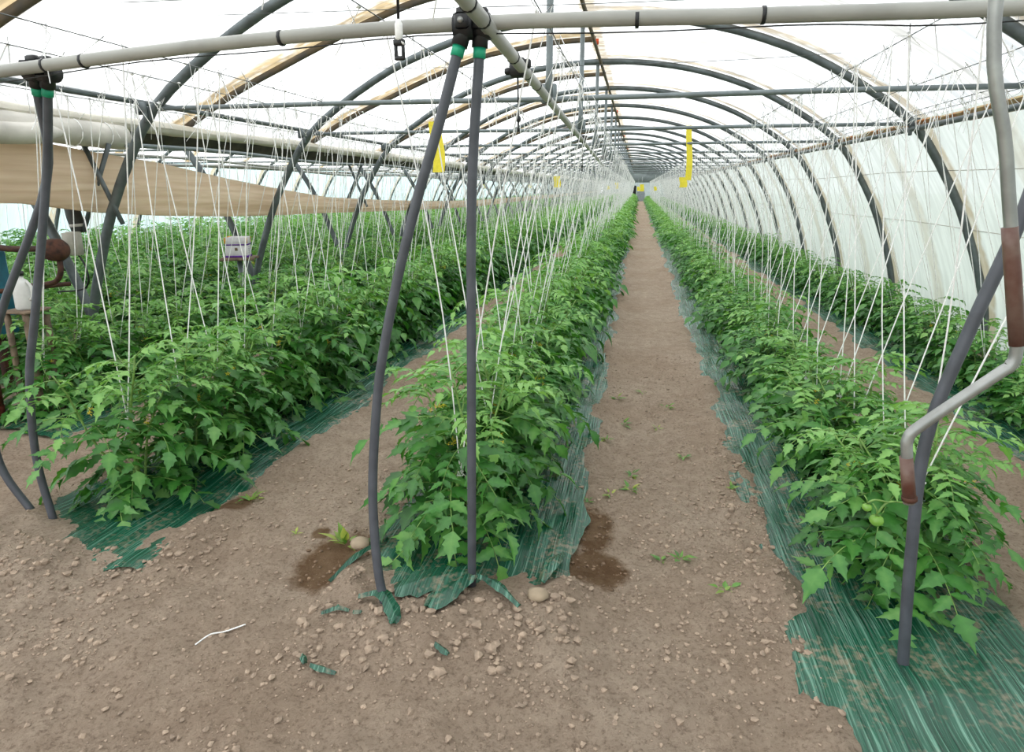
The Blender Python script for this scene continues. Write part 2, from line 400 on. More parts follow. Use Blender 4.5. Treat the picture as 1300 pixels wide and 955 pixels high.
M = dict(
    soil=soil_material(), mulch=mulch_material(),
    roof=film_material('roof_film', (.95, .97, .985), .30, .75, .30, -.6, 2.0),
    side=film_material('side_film', (.71, .745, .73), .07, .7, .35, None, .6),
    far_side=film_material('blue_tinted_side_film', (.46, .59, .63), .06, .75, .3, None, .5),
    end=film_material('end_film', (.34, .38, .40), .05, 0, 0, None, .5),
    leaf=leaf_material('tomato_leaf', (.014, .080, .012), (.056, .232, .034), (.23, .47, .11)),
    weed=leaf_material('weed_leaf', (.05, .16, .02), (.11, .28, .04), (.36, .42, .08)),
    stem=simple('plant_stem', (.20, .36, .08), .55, var=.2, scale=30),
    flower=simple('yellow_petal', (.80, .66, .05), .6, var=.1),
    fruit=simple('green_tomato', (.22, .45, .07), .25, var=.15, scale=12),
    twine=simple('white_twine', (.93, .93, .92), .8, var=.06, scale=60),
    galv=simple('galvanised_tube', (.135, .158, .165), .5, .35, var=.16, scale=9),
    bow=simple('dirty_roof_bow', (.075, .068, .06), .65, .1, var=.35, scale=6, rgb2=(.17, .12, .065)),
    tie=simple('grey_tie_tube', (.20, .235, .245), .5, .3, var=.1, scale=8),
    pvc=simple('pale_grey_pvc', (.38, .38, .355), .4, var=.08, scale=5),
    hose=simple('dark_grey_hose', (.078, .085, .103), .45, var=.12, scale=14, bump=.1),
    clamp=simple('black_plastic', (.012, .013, .016), .4, var=.2),
    green=simple('green_ring', (.01, .36, .20), .45, var=.1),
    steel=simple('steel_rod', (.36, .37, .36), .38, .6, var=.12, scale=14),
    rust=simple('rusty_iron', (.085, .032, .018), .75, .2, var=.3, scale=22, bump=.3, rgb2=(.03, .014, .01)),
    sleeve=simple('brown_sleeve', (.085, .030, .020), .4, var=.25, scale=20, rgb2=(.16, .10, .08)),
    batten=simple('stained_batten', (.40, .31, .16), .85, var=.25, scale=5, rgb2=(.36, .12, .03)),
    tan=cloth_material('beige_shade_cloth', (.92, .80, .66), (.78, .64, .50)),
    rollfilm=simple('grey_rolled_film', (.62, .59, .535), .6, var=.14, scale=4),
    cream=simple('gathered_cream_film', (.66, .62, .53), .6, var=.1, scale=4),
    gutter=simple('dark_gutter', (.055, .055, .05), .6, .2, var=.3, scale=6),
    wire=simple('grey_wire', (.14, .15, .15), .5, .4, var=.2),
    trap=simple('yellow_sticky_trap', (.93, .78, .05), .5, var=.05, scale=60),
    red=simple('orange_red_tape', (.75, .09, .02), .6, var=.1),
    blue=simple('blue_paint', (.02, .17, .26), .45, var=.2, scale=8),
    white=simple('white_plastic', (.72, .72, .70), .5, var=.05),
    beige=simple('beige_box_plastic', (.44, .42, .36), .5, var=.08),
    card=simple('white_carton', (.70, .68, .70), .7, var=.05, scale=20),
    purple=simple('purple_print', (.13, .03, .30), .7, var=.1),
    orange=simple('orange_print', (.80, .42, .06), .7, var=.1),
    wood=simple('weathered_board', (.22, .16, .11), .85, var=.25, scale=12),
    maroon=simple('maroon_can', (.14, .025, .02), .5, var=.2),
    stone=simple('pale_stone', (.38, .30, .21), .9, var=.12, scale=14, bump=.3),
    clod=simple('soil_clod', (.375, .285, .212), .95, var=.18, scale=25, bump=.3),
    damp=simple('damp_crumb', (.24, .155, .095), .9, var=.25, scale=25),
    grass=simple('outside_grass', (.16, .24, .10), .9, var=.25, scale=.6),
    dark=simple('painted_opening_shade', (.012, .014, .012), .8),
    doorgrey=simple('grey_door', (.34, .38, .42), .6),
)

# ------------------------------------------------------------------ ground
Y_END = 84.0
ROWS = {  # name: (x, first y, plant height)
    'left': (-.70, 2.66, 1.0), 'right': (1.14, 2.66, .72), 'second left': (-2.58, 2.75, 1.02),
    'wall': (2.95, 3.4, .62), 'third left': (-4.30, 3.75, .88)}
ROWS2 = {'a': (-5.65, 4.6, .95), 'b': (-7.2, 4.6, .95), 'c': (-8.95, 4.6, .95), 'd': (-10.7, 4.6, .95), 'e': (-11.9, 4.6, .95)}
FILM_HALF = .50
FILM_Y0 = {'left': 2.12, 'right': 1.35, 'second left': 2.12, 'wall': 1.6, 'third left': 3.4}

def ground_z(x, y):
    x = np.asarray(x, float); y = np.asarray(y, float)
    z = .030 * (vnoise(x * 2.2 + 5, y * 2.2) - .5) + .022 * (vnoise(x * 6, y * 6 + 9) - .5) + .012 * (vnoise(x * 17, y * 17) - .5)
    fine = .5 * (vnoise(x * 42, y * 42) - .5) + .5 * (vnoise(x * 23 + 7, y * 23) - .5)
    z += .012 * fine
    for k, (rx, _, _) in ROWS.items():
        d = np.abs(x - rx)
        z += .035 * np.exp(-(d / .35) ** 2)                    # low bed under the film
        e = np.exp(-((d - FILM_HALF) / .09) ** 2)               # earth thrown on the film's edges
        z += e * (.010 + .060 * np.clip(vnoise(x * 4 + 31, y * 2.6 + rx * 3) - .52, 0, 1) * 2)
    # mounds at the near ends of the rows
    for (mx, my, mr_, mh) in ((-.85, 2.02, .22, .055), (-.45, 2.1, .25, .05), (-1.12, 2.22, .14, .045), (.62, 2.55, .13, .05), (.60, 3.2, .10, .05), (.58, 3.9, .1, .05), (-.22, 2.3, .15, .03), (-2.55, 1.98, .25, .06), (-3.0, 2.2, .3, .05), (-2.1, 2.4, .18, .03)):
        z += mh * np.exp(-(((x - mx) ** 2 + (y - my) ** 2) / mr_ ** 2)) * (.75 + .6 * vnoise(x * 14, y * 14))
    for (wx, wy, rx, ry) in WET[:3]:
        z -= .03 * np.exp(-(((x - wx) / rx) ** 2 + ((y - wy) / ry) ** 2))
    return z

def gz(x, y): return float(ground_z(np.array(x), np.array(y)))

xs = np.concatenate([np.arange(-13.7, -5, .3), np.arange(-5, 3.9, .022)])
ys = np.concatenate([np.arange(.6, 4.2, .022), np.arange(4.2, 9, .05), np.arange(9, 24, .2), np.arange(24, Y_END + 1, 1.0)])
xs = np.append(xs[xs < 3.75], 3.75)
X, Yg = np.meshgrid(xs, ys)
tag(link('floor', grid_mesh('floor', X, Yg, ground_z(X, Yg), M['soil'])), kind='structure')
xs2, ys2 = np.linspace(-13.7, 3.75, 60), np.linspace(-6, .6, 30)
X, Yg = np.meshgrid(xs2, ys2)
near = link('floor', grid_mesh('floor', X, Yg, ground_z(X, Yg) - .004, M['soil'])); tag(near, kind='structure')
mb = MB(); mb.add([(-90, -60, -.06), (90, -60, -.06), (90, 200, -.06), (-90, 200, -.06)], [(0, 1, 2, 3)])
tag(mb.build('outside_ground', M['grass']), 'grass around the tunnels', kind='structure')

# ------------------------------------------------------------------ mulch films
def mulch(key, label, y0):
    rx = ROWS[key][0]
    n = 64
    u = np.linspace(-1, 1, n)
    yy = np.concatenate([np.arange(y0, 7, .03), np.arange(7, 16, .12), np.arange(16, Y_END - .5, .8)])
    U, V = np.meshgrid(u, yy)
    edge = FILM_HALF + .07 * (vnoise(V * 3 + rx * 7, np.sign(U) * 3 + 10) - .5) + .03 * (vnoise(V * 11, U * 0 + np.sign(U) + 20) - .5)
    Xf = rx + U * edge
    Vf = V + .10 * (vnoise(U * 6 + rx, V * 0 + 3) - .5) * (V < y0 + .3)
    bed = .035 * np.exp(-((Xf - rx) / .35) ** 2) + .030 * (vnoise(Xf * 2.2 + 5, Vf * 2.2) - .5) + .022 * (vnoise(Xf * 6, Vf * 6 + 9) - .5)
    wr = .010 * (vnoise(Xf * 55 + Vf * 9, Vf * 2.2) - .5) + .016 * (vnoise(Xf * 20 - Vf * 3, Vf * 1.3 + 4) - .5)
    Z = bed + .020 + wr - .012 * np.clip(np.abs(U) - .9, 0, 1) * 10
    o = link('mulch_film', grid_mesh('mulch_film', Xf, Vf, Z, M['mulch']))
    return tag(o, label, 'mulch film')
mulch('left', 'crinkled green plastic mulch film under the plant row left of the central path', FILM_Y0['left'])
mulch('right', 'crinkled green plastic mulch film under the plant row right of the central path', FILM_Y0['right'])
mulch('second left', 'green mulch film under the second plant row left of the path', FILM_Y0['second left'])
mulch('wall', 'green mulch film under the low plant row along the right film wall', FILM_Y0['wall'])
mulch('third left', 'green mulch film under the third plant row left of the path', FILM_Y0['third left'])

# ------------------------------------------------------------------ tunnel frame
XC = -.6                       # ridge of the main tunnel
XV = -4.75                     # valley between the two tunnels
PROF = [(4.2, 0), (4.17, .3), (4.11, .6), (3.96, 1.03), (3.76, 1.5), (3.5, 1.95), (3.24, 2.30), (2.85, 2.60), (2.40, 2.87), (2.0, 3.06), (1.5, 3.23), (1.0, 3.345), (.5, 3.41), (0, 3.435)]
def arch_path(cx, v_side):
    """v_side: -1 the left foot leans into the valley, +1 the right one."""
    left = [(cx - a, z) for a, z in PROF]; right = [(cx + a, z) for a, z in PROF[:-1]][::-1]
    p = left + right
    out = []
    for x, z in p:
        out.append((x, 0, z))
    return smooth_path(out, 2)

NARCH = 33
arch_y = [FIRST_ARCH + BAY * i for i in range(NARCH)]
ORD = ['first', 'second', 'third', 'fourth', 'fifth', 'sixth', 'seventh', 'eighth', 'ninth', 'tenth', 'eleventh', 'twelfth', 'thirteenth', 'fourteenth', 'fifteenth', 'sixteenth', 'seventeenth', 'eighteenth', 'nineteenth']
for _t, _c in (('twentieth', 'twenty'), ('thirtieth', 'thirty'), ('fortieth', 'forty'), ('fiftieth', 'fifty'), ('sixtieth', 'sixty')):
    ORD += [_t] + [f'{_c}-{u}' for u in ORD[:9]]
TIE_Z, TIE_L, TIE_R = 2.31, -3.90, 2.62

def arch_meshes():
    hoop = MB().tube(arch_path(XC, -1), .040, 10).mesh('hoop', M['galv'])
    tb = MB(); tb.tube([(TIE_L, 0, TIE_Z), (-2.2, 0, TIE_Z + .004), (XC, 0, TIE_Z - .006), (1.2, 0, TIE_Z + .003), (TIE_R, 0, TIE_Z)], .018, 8)
    tie = tb.mesh('tie_bar', M['tie'])
    kp = MB(); kp.tube([(XC - .05, 0, TIE_Z + .01), (XC - .05, 0, TIE_Z + .16), (XC - .05, 0, 3.40)], [.034, .024, .024], 8)
    kp.box((XC - .05, 0, TIE_Z + .03), (.11, .02, .13), bev=.008)
    king = kp.mesh('king_post', M['tie'])
    brk = []
    for x in (TIE_L, TIE_R):
        br = MB()
        br.box((x, -.055, TIE_Z), (.10, .03, .10), bev=.01); br.box((x - math.copysign(.03, x), -.055, TIE_Z - .07), (.03, .03, .09), bev=.006)
        br.tube([(x, -.075, TIE_Z - .03), (x, -.1, TIE_Z - .03)], .012, 6)
        brk.append(br.mesh('bracket', M['galv']))
    return hoop, tie, king, brk
HOOP, TIE, KING, BRK = arch_meshes()
for i, y in enumerate(arch_y):
    if i == 0: lab, grp = 'nearest steel tunnel arch, almost overhead, its right side crossing the top right corner', None
    elif i < 16: lab, grp = f'grey steel arch of the main tunnel with tie bar, {ORD[i]} from the camera', 'arches of the main tunnel'
    else: lab, grp = 'small distant grey steel arch toward the far end of the main tunnel', 'distant arches of the main tunnel'
    a = thing('tunnel_arch', lab, 'arch', (0, y, 0), grp)
    link('hoop', HOOP, a)
    if i: link('tie_bar', TIE, a); link('king_post', KING, a)
    if 0 < i < 12:
        for b_ in BRK: link('bracket', b_, a)

# roof bows halfway between arches: from the ridge down to the valley gutter
BOW = [(0, 3.44), (.5, 3.42), (1.0, 3.36), (1.5, 3.27), (2.12, 3.06), (2.8, 2.79), (3.32, 2.57), (3.83, 2.30), (4.10, 2.15)]
bow_mesh = MB().tube(smooth_path([(XC - a, 0, z + .03) for a, z in BOW], 3), .032, 8).mesh('bow', M['bow'])
tape_mesh = MB().tube([(XC - .03, 0, 3.44), (XC + .035, 0, 3.44)], .036, 8).mesh('tape', M['red'])
for i in range(NARCH - 1):
    y = arch_y[i] + BAY / 2
    if i < 14: lab, grp = f'dark stained roof bow from ridge to valley gutter, {ORD[i]} from the camera', 'roof bows'
    else: lab, grp = 'distant dark roof bow between ridge and valley gutter', 'distant roof bows'
    b = tag(link('roof_bow', bow_mesh, None, (0, y, 0)), lab, 'roof bow', grp)
    if i in (2, 5, 7, 8, 11): link('tape', tape_mesh, b)

def along(name, label, cat, x, z, r, mat, y0=-4.0, y1=Y_END, sag=0.0, sides=8):
    n = NARCH * 2
    yy = np.linspace(y0, y1, n)
    zz = z - sag * np.abs(np.sin((yy - FIRST_ARCH) / BAY * pi))
    return tag(MB().tube(np.stack([np.full(n, x), yy, zz], 1), r, sides).build(name, M[mat]), label, cat)
along('ridge_purlin', 'thin dark tube along the ridge of the main tunnel', 'purlin', XC, 3.40, .022, 'bow')
along('left_purlin', 'grey tube along the left shoulder of the main tunnel joining the arches', 'purlin', -3.94, 2.36, .022, 'galv')
rp = along('right_purlin', 'grey tube along the right shoulder of the tunnel under a stained batten', 'purlin', 2.60, 2.255, .026, 'galv')
bt = MB()
yy = np.linspace(-2, Y_END, 180)
for i in range(len(yy) - 1):
    h = .042 + .015 * random.random()
    bt.box((2.655, (yy[i] + yy[i + 1]) / 2, 2.285 + .01 * random.random()), (.025, yy[i + 1] - yy[i] - .006, h * 2), (0, -.75, 0))
tag(bt.build('stained_batten', M['batten'], rp, smooth=False), 'brown rust-stained batten over the tube')

# ------------------------------------------------------------------ films
OFF = .065
def film_sheet(name, pts, y0, y1, mat, wob=.018, dy=.35):
    p = np.asarray(pts, float)
    t = np.gradient(p, axis=0); nrm = np.stack([-t[:, 1], t[:, 0]], 1); nrm /= np.linalg.norm(nrm, axis=1)[:, None]
    yy = np.arange(y0, y1 + .01, dy)
    s = np.concatenate([[0], np.cumsum(np.linalg.norm(np.diff(p, axis=0), axis=1))])
    S, V = np.meshgrid(s, yy)
    ph = np.abs(np.sin((V - FIRST_ARCH) / BAY * pi))
    off = -.035 * ph * .7 + wob * (vnoise(S * 2 + 3, V * 3) - .5) * ph
    Xf = p[:, 0][None] + nrm[:, 0][None] * off; Zf = p[:, 1][None] + nrm[:, 1][None] * off
    return tag(link(name, grid_mesh(name, Xf, V, Zf, mat)), kind='structure')
def roof_curve(cx, flip):
    """valley gutter -> ridge -> shoulder; going so that the normal points up."""
    left = smooth_path([(-a, z + OFF, 0) for a, z in BOW[::-1]], 4)[:, :2]
    rgt = [(a, z) for a, z in PROF[::-1] if z >= 2.25]
    rgt = smooth_path([(a * 1.018, z + OFF, 0) for a, z in rgt], 4)[:, :2]
    p = np.vstack([left[:-1], rgt])
    if flip: p = np.stack([-p[::-1, 0], p[::-1, 1]], 1)
    p[:, 0] += cx
    return p[::-1]
def side_curve(cx, flip):
    q = [(a, z) for a, z in PROF if z <= 2.31]
    p = smooth_path([(a + OFF * .9, z + (OFF if z > 2.2 else 0), 0) for a, z in q], 4)[:, :2]
    p[0, 1] = -.05
    if flip: p = np.stack([-p[::-1, 0], p[::-1, 1]], 1)
    p[:, 0] += cx
    return p
XC2 = XV - 4.15
film_sheet('ceiling', roof_curve(XC, False), -3.5, Y_END, M['roof'])
film_sheet('ceiling', roof_curve(XC2, True), -3.5, Y_END, M['roof'])
film_sheet('wall_right', side_curve(XC, False), -3.5, Y_END, M['side'])
film_sheet('wall_left', side_curve(XC2, True), -3.5, Y_END, M['far_side'])
# seam lines of the side film
sm = MB()
for (a, z) in ((3.93, 1.28), (3.62, 1.86)):
    yy = np.linspace(-2, Y_END, 120)
    sm.tube(np.stack([np.full(120, XC + a - .005), yy, z + .015 * np.sin(yy * .9)], 1), .004, 4)
tag(sm.build('trim_1', M['rollfilm']), kind='structure')
# end wall
eb = MB()
eb.add([(x, Y_END, z) for x, z in [(XC - 4.2, -.05)] + [(XC - a, z + .08) for a, z in PROF[1:]] + [(XC + a, z + .08) for a, z in PROF[:-1]][::-1]], [tuple(range(len(PROF) * 2 - 1))])
eb.add([(x, Y_END, z) for x, z in [(XC2 - 4.2, -.05)] + [(XC2 - a, z + .08) for a, z in PROF[1:]] + [(XC2 + a, z + .08) for a, z in PROF[:-1]][::-1]], [tuple(range(len(PROF) * 2 - 1))])
tag(eb.build('wall_back', M['end'], smooth=False), kind='structure')
db = MB(); db.box((-.62, Y_END - .12, .95), (.62, .06, 1.95), bev=.01)  # near-black slab: the shade of the door opening is put into its colour
tag(db.build('door_1', M['dark'], smooth=False), kind='structure')
db = MB(); db.box((.28, Y_END - .12, .6), (1.0, .06, 1.25), bev=.01)
tag(db.build('door_2', M['doorgrey'], smooth=False), kind='structure')

# ------------------------------------------------------------------ the neighbouring tunnel
hoop2 = MB().tube([(x - XC + XC2, y, z) for x, y, z in arch_path(XC, 1)], .040, 8).mesh('hoop', M['galv'])
tie2 = MB().tube([(XC2 - 3.25, 0, TIE_Z), (XC2 + 3.25, 0, TIE_Z)], .021, 6).mesh('tie_bar', M['tie'])
for i, y in enumerate(arch_y):
    if i == 0: continue
    y = y + .06
    if i < 11: lab, grp = f'steel arch of the neighbouring tunnel, leg beside the {ORD[i]} arch of the main tunnel', 'arches of the neighbouring tunnel'
    else: lab, grp = 'distant steel arch of the neighbouring tunnel beyond the valley', 'distant arches of the neighbouring tunnel'
    a = thing('tunnel_arch', lab, 'arch', (0, y, 0), grp)
    link('hoop', hoop2, a); link('tie_bar', tie2, a)
along('purlin', 'grey tube along the far shoulder of the neighbouring tunnel', 'purlin', XC2 - 3.25, 2.28, .03, 'bow')

# crossed braces in the valley posts
cb1 = MB().tube([(-4.52, -.02, 2.05), (-4.25, -.02, 1.40)], .019, 6).mesh('strut', M['galv'])
cb2 = MB().tube([(-4.32, .03, 2.05), (-4.70, .03, 1.33)], .019, 6).mesh('strut', M['galv'])
for i in (1, 3, 5, 7):
    b = thing('valley_brace', f'crossed steel braces under the valley gutter beside the {ORD[i]} arch', 'brace', (0, arch_y[i], 0))
    link('strut', cb1, b); link('strut', cb2, b)

# valley gutter with the gathered roof film above it
gx = np.array([(-.30, .13), (-.24, .03), (-.10, -.02), (.10, -.02), (.24, .03), (.30, .13)])
yy = np.arange(2.6, Y_END, .6)
Yv, K = np.meshgrid(yy, np.arange(6), indexing='ij')
g = link('valley_gutter', grid_mesh('valley_gutter', XV + gx[:, 0][None] + 0 * Yv, Yv, 2.10 + gx[:, 1][None] + .01 * vnoise(Yv, K)
         , M['gutter'])); tag(g, 'dark metal gutter running along the valley between the two tunnels', 'gutter')
yy = np.arange(2.6, 60, .12); ang = np.linspace(0, 2 * pi, 13)
A, Yv = np.meshgrid(ang, yy)
bul = .045 + .05 * np.clip(vnoise(Yv * .9 + 2, Yv * 0) - .35, 0, 1) + .012 * vnoise(A * 3, Yv * 5)
gf = link('gathered_film', grid_mesh('gathered_film', XV + .33 + bul * 1.1 * np.cos(A), Yv, 2.235 + bul * np.sin(A), M['cream']), g)
tag(gf, 'cream gathered edge of the roof film')
gp = MB(); yy = np.linspace(4.9, 60, 60)
gp.tube(np.stack([np.full(60, XV + .42), yy, 2.05 + .02 * np.sin(yy * 1.3)], 1), .022, 6)
tag(gp.build('film_roller_tube', M['tie']), 'pale tube hanging along the side of the valley gutter', 'tube')
for k, (dx, z) in enumerate(((-.9, 1.96), (-1.4, 2.06))):
    gp = MB(); gp.tube(np.stack([np.full(60, XV + dx), yy, z + .03 * np.sin(yy * .9 + k)], 1), .02, 6)
    tag(gp.build('film_roller_tube', M['pvc']), ('upper' if k else 'lower') + ' pale tube in the neighbouring tunnel just beyond the valley gutter', 'tube')

# beige shade cloth hanging rolled in the valley
YS = [3.0, 4.1, 4.75, 5.5, 6.5, 7.6, 8.9, 11, 14, 18.3, 26, 40, 60, 80]
TOP = [2.10, 2.06, 1.99, 1.93, 1.80, 1.68, 1.56, 1.48, 1.40, 1.34, 1.34, 1.33, 1.32, 1.32]
BOT = [1.62, 1.58, 1.49, 1.43, 1.38, 1.35, 1.33, 1.28, 1.22, 1.17, 1.17, 1.17, 1.17, 1.17]
yy = np.concatenate([np.arange(3, 20, .1), np.arange(20, 80, .8)])
top, bot = np.interp(yy, YS, TOP), np.interp(yy, YS, BOT)
k = 36
t = np.linspace(0, 1, k)
T, Yv = np.meshgrid(t, yy)
front = np.sin(T * pi)
xs_ = .05 + .05 * front + .022 * (vnoise(T * 9 + Yv * .22, Yv * .35) - .5) + .014 * (vnoise(T * 22 - Yv * .5, Yv * .3 + 8) - .5)
Zc = bot[:, None] + (top - bot)[:, None] * T
v1 = np.stack([XV + .17 + xs_, Yv, Zc], -1).reshape(-1, 3)
v2 = np.stack([XV + .17 - .03 - .05 * front, Yv, Zc], -1).reshape(-1, 3)
def gq(r, c, b=0, flip=False):
    i = np.arange((r - 1) * c).reshape(r - 1, c)[:, :-1].ravel() + b
    q = np.stack([i, i + 1, i + c + 1, i + c], 1)
    return q[:, ::-1] if flip else q
r = len(yy); n1 = r * k
edge = []
for j in range(r - 1):
    a = j * k
    edge += [(a, a + k, n1 + a + k, n1 + a), (a + k - 1, n1 + a + k - 1, n1 + a + 2 * k - 1, a + 2 * k - 1)]
me = quad_mesh('shade_cloth', np.vstack([v1, v2]), np.vstack([gq(r, k), gq(r, k, n1, True), np.array(edge)]), M['tan'])
tag(link('shade_cloth', me), 'long beige cloth curtain hanging rolled in folds along the valley', 'curtain')
# grey roll of film at the left edge
mb = MB()
mb.tube(smooth_path([(XV + .36, 2.4, 2.13), (XV + .35, 3.6, 2.14), (XV + .34, 4.4, 2.13), (XV + .34, 4.95, 2.12)], 6), [.10] * 12 + [.105] * 7, 14)
mb.tube(smooth_path([(XV + .50, 2.4, 2.07), (XV + .49, 3.6, 2.06), (XV + .46, 4.0, 2.08), (XV + .40, 4.3, 2.11)], 6), [.075] * 15 + [.06, .05, .04, .03], 12)
fr = tag(mb.build('film_roll', M['rollfilm']), 'grey roll of plastic film with cut end lying above the beige curtain', 'film roll')
for y in (3.7, 4.45, 4.75): MB().tube([(XV + .34 + .108 * cos(a), y, 2.125 + .108 * sin(a)) for a in np.linspace(0, 2 * pi, 15)], .005, 4).build('binding_twine', M['twine'], fr)

# ------------------------------------------------------------------ pvc irrigation frame
def rings(name, mat, parent, pts, r, hw=.006):
    for (p, d) in pts:
        p = np.array(p); d = np.array(d) / np.linalg.norm(d)
        MB().tube([p - d * hw, p + d * hw], r, 10).build(name, M[mat], parent)
PZ = 2.22
lat = smooth_path([(-3.4, 2.3, 2.10), (-2.55, 2.28, 2.155), (-1.48, 2.28, 2.222), (-.6, 2.28, 2.245), (.43, 2.28, 2.225), (1.09, 2.28, 2.215), (2.4, 2.28, 2.21)], 5)
p = tag(MB().tube(lat, .0245, 12).build('crosswise_pipe', M['pvc']), 'pale grey plastic pipe crossing the tunnel overhead near the camera', 'pipe')
rings('black_tie', 'clamp', p, [((-1.3, 2.28, 2.228), (1, 0, .03)), ((-2.15, 2.28, 2.18), (1, 0, .06)), ((-2.33, 2.28, 2.17), (1, 0, .06)), ((-.03, 2.28, 2.232), (1, 0, 0)), ((.36, 2.28, 2.227), (1, 0, 0)), ((1.0, 2.28, 2.216), (1, 0, 0))], .0275)
mb = MB(); mb.tube(lat + np.array((0, 0, -.036)) + .006 * np.sin(np.arange(len(lat)))[:, None] * np.array((0, 0, 1)), .0025, 5)
mb.build('cable', M['clamp'], p)
lon = [(-.513 - .0262 * (y - 2.0), y, 2.222) for y in (1.0, 4, 8, 12, 16)]
p = tag(MB().tube(smooth_path(lon, 6), .025, 12).build('lengthwise_pipe', M['pvc']), 'pale grey irrigation pipe running down the tunnel under the tie bars', 'pipe')
for y in (1.95, 2.15, 2.75, 3.15, 3.5, 4.0): rings('black_tie', 'clamp', p, [((np.interp(y, [a[1] for a in lon], [a[0] for a in lon]), y, np.interp(y, [a[1] for a in lon], [a[2] for a in lon])), (0, 1, 0))], .028)

def post(name, label, pts, r=.0185, ring=True, clamp_dir=(0, 0, 1)):
    path = smooth_path(pts, 6)
    o = tag(MB().tube(path, r, 12).build(name, M['hose']), label, 'post')
    if ring:
        d = path[1] - path[0]; d /= np.linalg.norm(d)
        q = MB(); q.tube([path[0] + d * .02, path[0] + d * .055], r + .004, 12); q.build('ring', M['green'], o)
        c = MB(); a = path[0]
        c.tube([a + d * .02, a - d * .02, a - d * .035], [r + .010, r + .010, .03], 12)
        c.tube([a - d * .045 - np.array((.032, 0, 0)), a - d * .045 + np.array((.032, 0, 0))], .043, 14)
        c.box(a - d * .05 + np.array((0, -.042, .004)), (.05, .02, .05), bev=.008)
        c.box(a - d * .045 + np.array((0, .0, .045)), (.05, .035, .03), bev=.006)
        c.build('clamp', M['clamp'], o)
        s = MB(); s.tube([a - d * .05 + np.array((0, -.05, .004)), a - d * .05 + np.array((0, -.06, .004))], .010, 8); s.build('bolt', M['steel'], o)
    return o
post('pipe_leg', 'dark grey pipe leg bowing left from the centre clamp to the green film edge',
     [(-.615, 2.24, 2.185), (-.685, 2.21, 1.93), (-.775, 2.2, 1.66), (-.86, 2.2, 1.38), (-.93, 2.2, 1.10), (-.97, 2.2, .88), (-1.0, 2.18, .51), (-.975, 2.13, .2), (-.925, 2.09, .0)])
post('pipe_leg', 'straight dark grey pipe leg standing upright from the centre clamp into green film',
     [(-.555, 2.27, 2.185), (-.595, 2.28, 1.67), (-.608, 2.28, .91), (-.62, 2.28, 0)])
post('pipe_leg', 'dark grey pipe leg of the left pair standing in the green film end',
     [(-2.415, 2.36, 2.12), (-2.59, 2.45, 1.76), (-2.79, 2.45, 1.11), (-2.89, 2.45, .79), (-2.94, 2.45, .37), (-2.88, 2.43, 0)])
post('pipe_leg', 'outer dark grey pipe leg of the left pair, bowing out of the picture',
     [(-2.47, 2.36, 2.125), (-2.65, 2.5, 1.73), (-3.05, 2.5, 1.09), (-3.22, 2.5, .67), (-3.24, 2.5, .28), (-3.08, 2.5, 0)])
post('pipe_leg', 'dark grey pipe leg leaning right through the plants behind the crank handle',
     [(1.20, 2.22, 2.17), (1.15, 2.16, 1.85), (1.10, 2.13, 1.6), (1.02, 2.13, 1.27), (.95, 2.13, .9), (.965, 2.13, .45), (1.0, 2.13, 0)], r=.019)

# hanging sprinklers
def sprinkler(label, x, y, z, drop):
    o = tag(MB().tube([(x, y, z), (x + .003, y, z - drop)], .004, 6).build('hanging_sprinkler', M['clamp']), label, 'sprinkler')
    mb = MB(); mb.box((x, y, z + .035), (.075, .05, .085), bev=.012); mb.box((x - .045, y, z + .02), (.03, .03, .03), bev=.006); mb.box((x + .045, y, z + .05), (.03, .03, .04), bev=.006)
    mb.build('saddle', M['clamp'], o)
    mb = MB(); mb.lathe([(.004, 0), (.012, .008), (.012, .02), (.004, .03), (.004, .05), (.007, .055), (.007, .07)], (x + .003, y, z - drop), (0, 0, -1), 8)
    mb.build('nozzle', M['clamp'], o)
sprinkler('black drop sprinkler hanging from the pipe beyond the centre clamp', -.56, 3.0, 2.19, .17)
sprinkler('farther black drop sprinkler hanging under the lengthwise pipe', -.65, 7.5, 2.20, .25)
sprinkler('third black drop sprinkler far along the lengthwise pipe', -.65, 12.0, 2.20, .3)
o = tag(MB().tube([(-.82, 2.2, 3.30), (-.815, 2.2, 2.8), (-.82, 2.2, 2.24)], .005, 6).build('hanging_hook', M['clamp']), 'thin rod with knotted twine and black buckle hanging left of the centre clamp', 'hook')
mb = MB(); mb.tube([(-.82, 2.2, 2.25), (-.82, 2.2, 2.235), (-.82, 2.2, 2.19), (-.82, 2.2, 2.18)], [.006, .014, .014, .006], 8); mb.tube([(-.82, 2.2, 2.19), (-.80, 2.19, 2.17)], .004, 5); mb.build('knot', M['twine'], o)
mb = MB()
mb.tube([(-.833, 2.2, 2.185), (-.833, 2.2, 2.125), (-.807, 2.2, 2.125), (-.807, 2.2, 2.185), (-.833, 2.2, 2.185)], .0065, 6); mb.box((-.82, 2.2, 2.178), (.040, .018, .022), bev=.004); mb.box((-.82, 2.2, 2.128), (.034, .014, .014), bev=.003)
mb.build('buckle', M['clamp'], o)

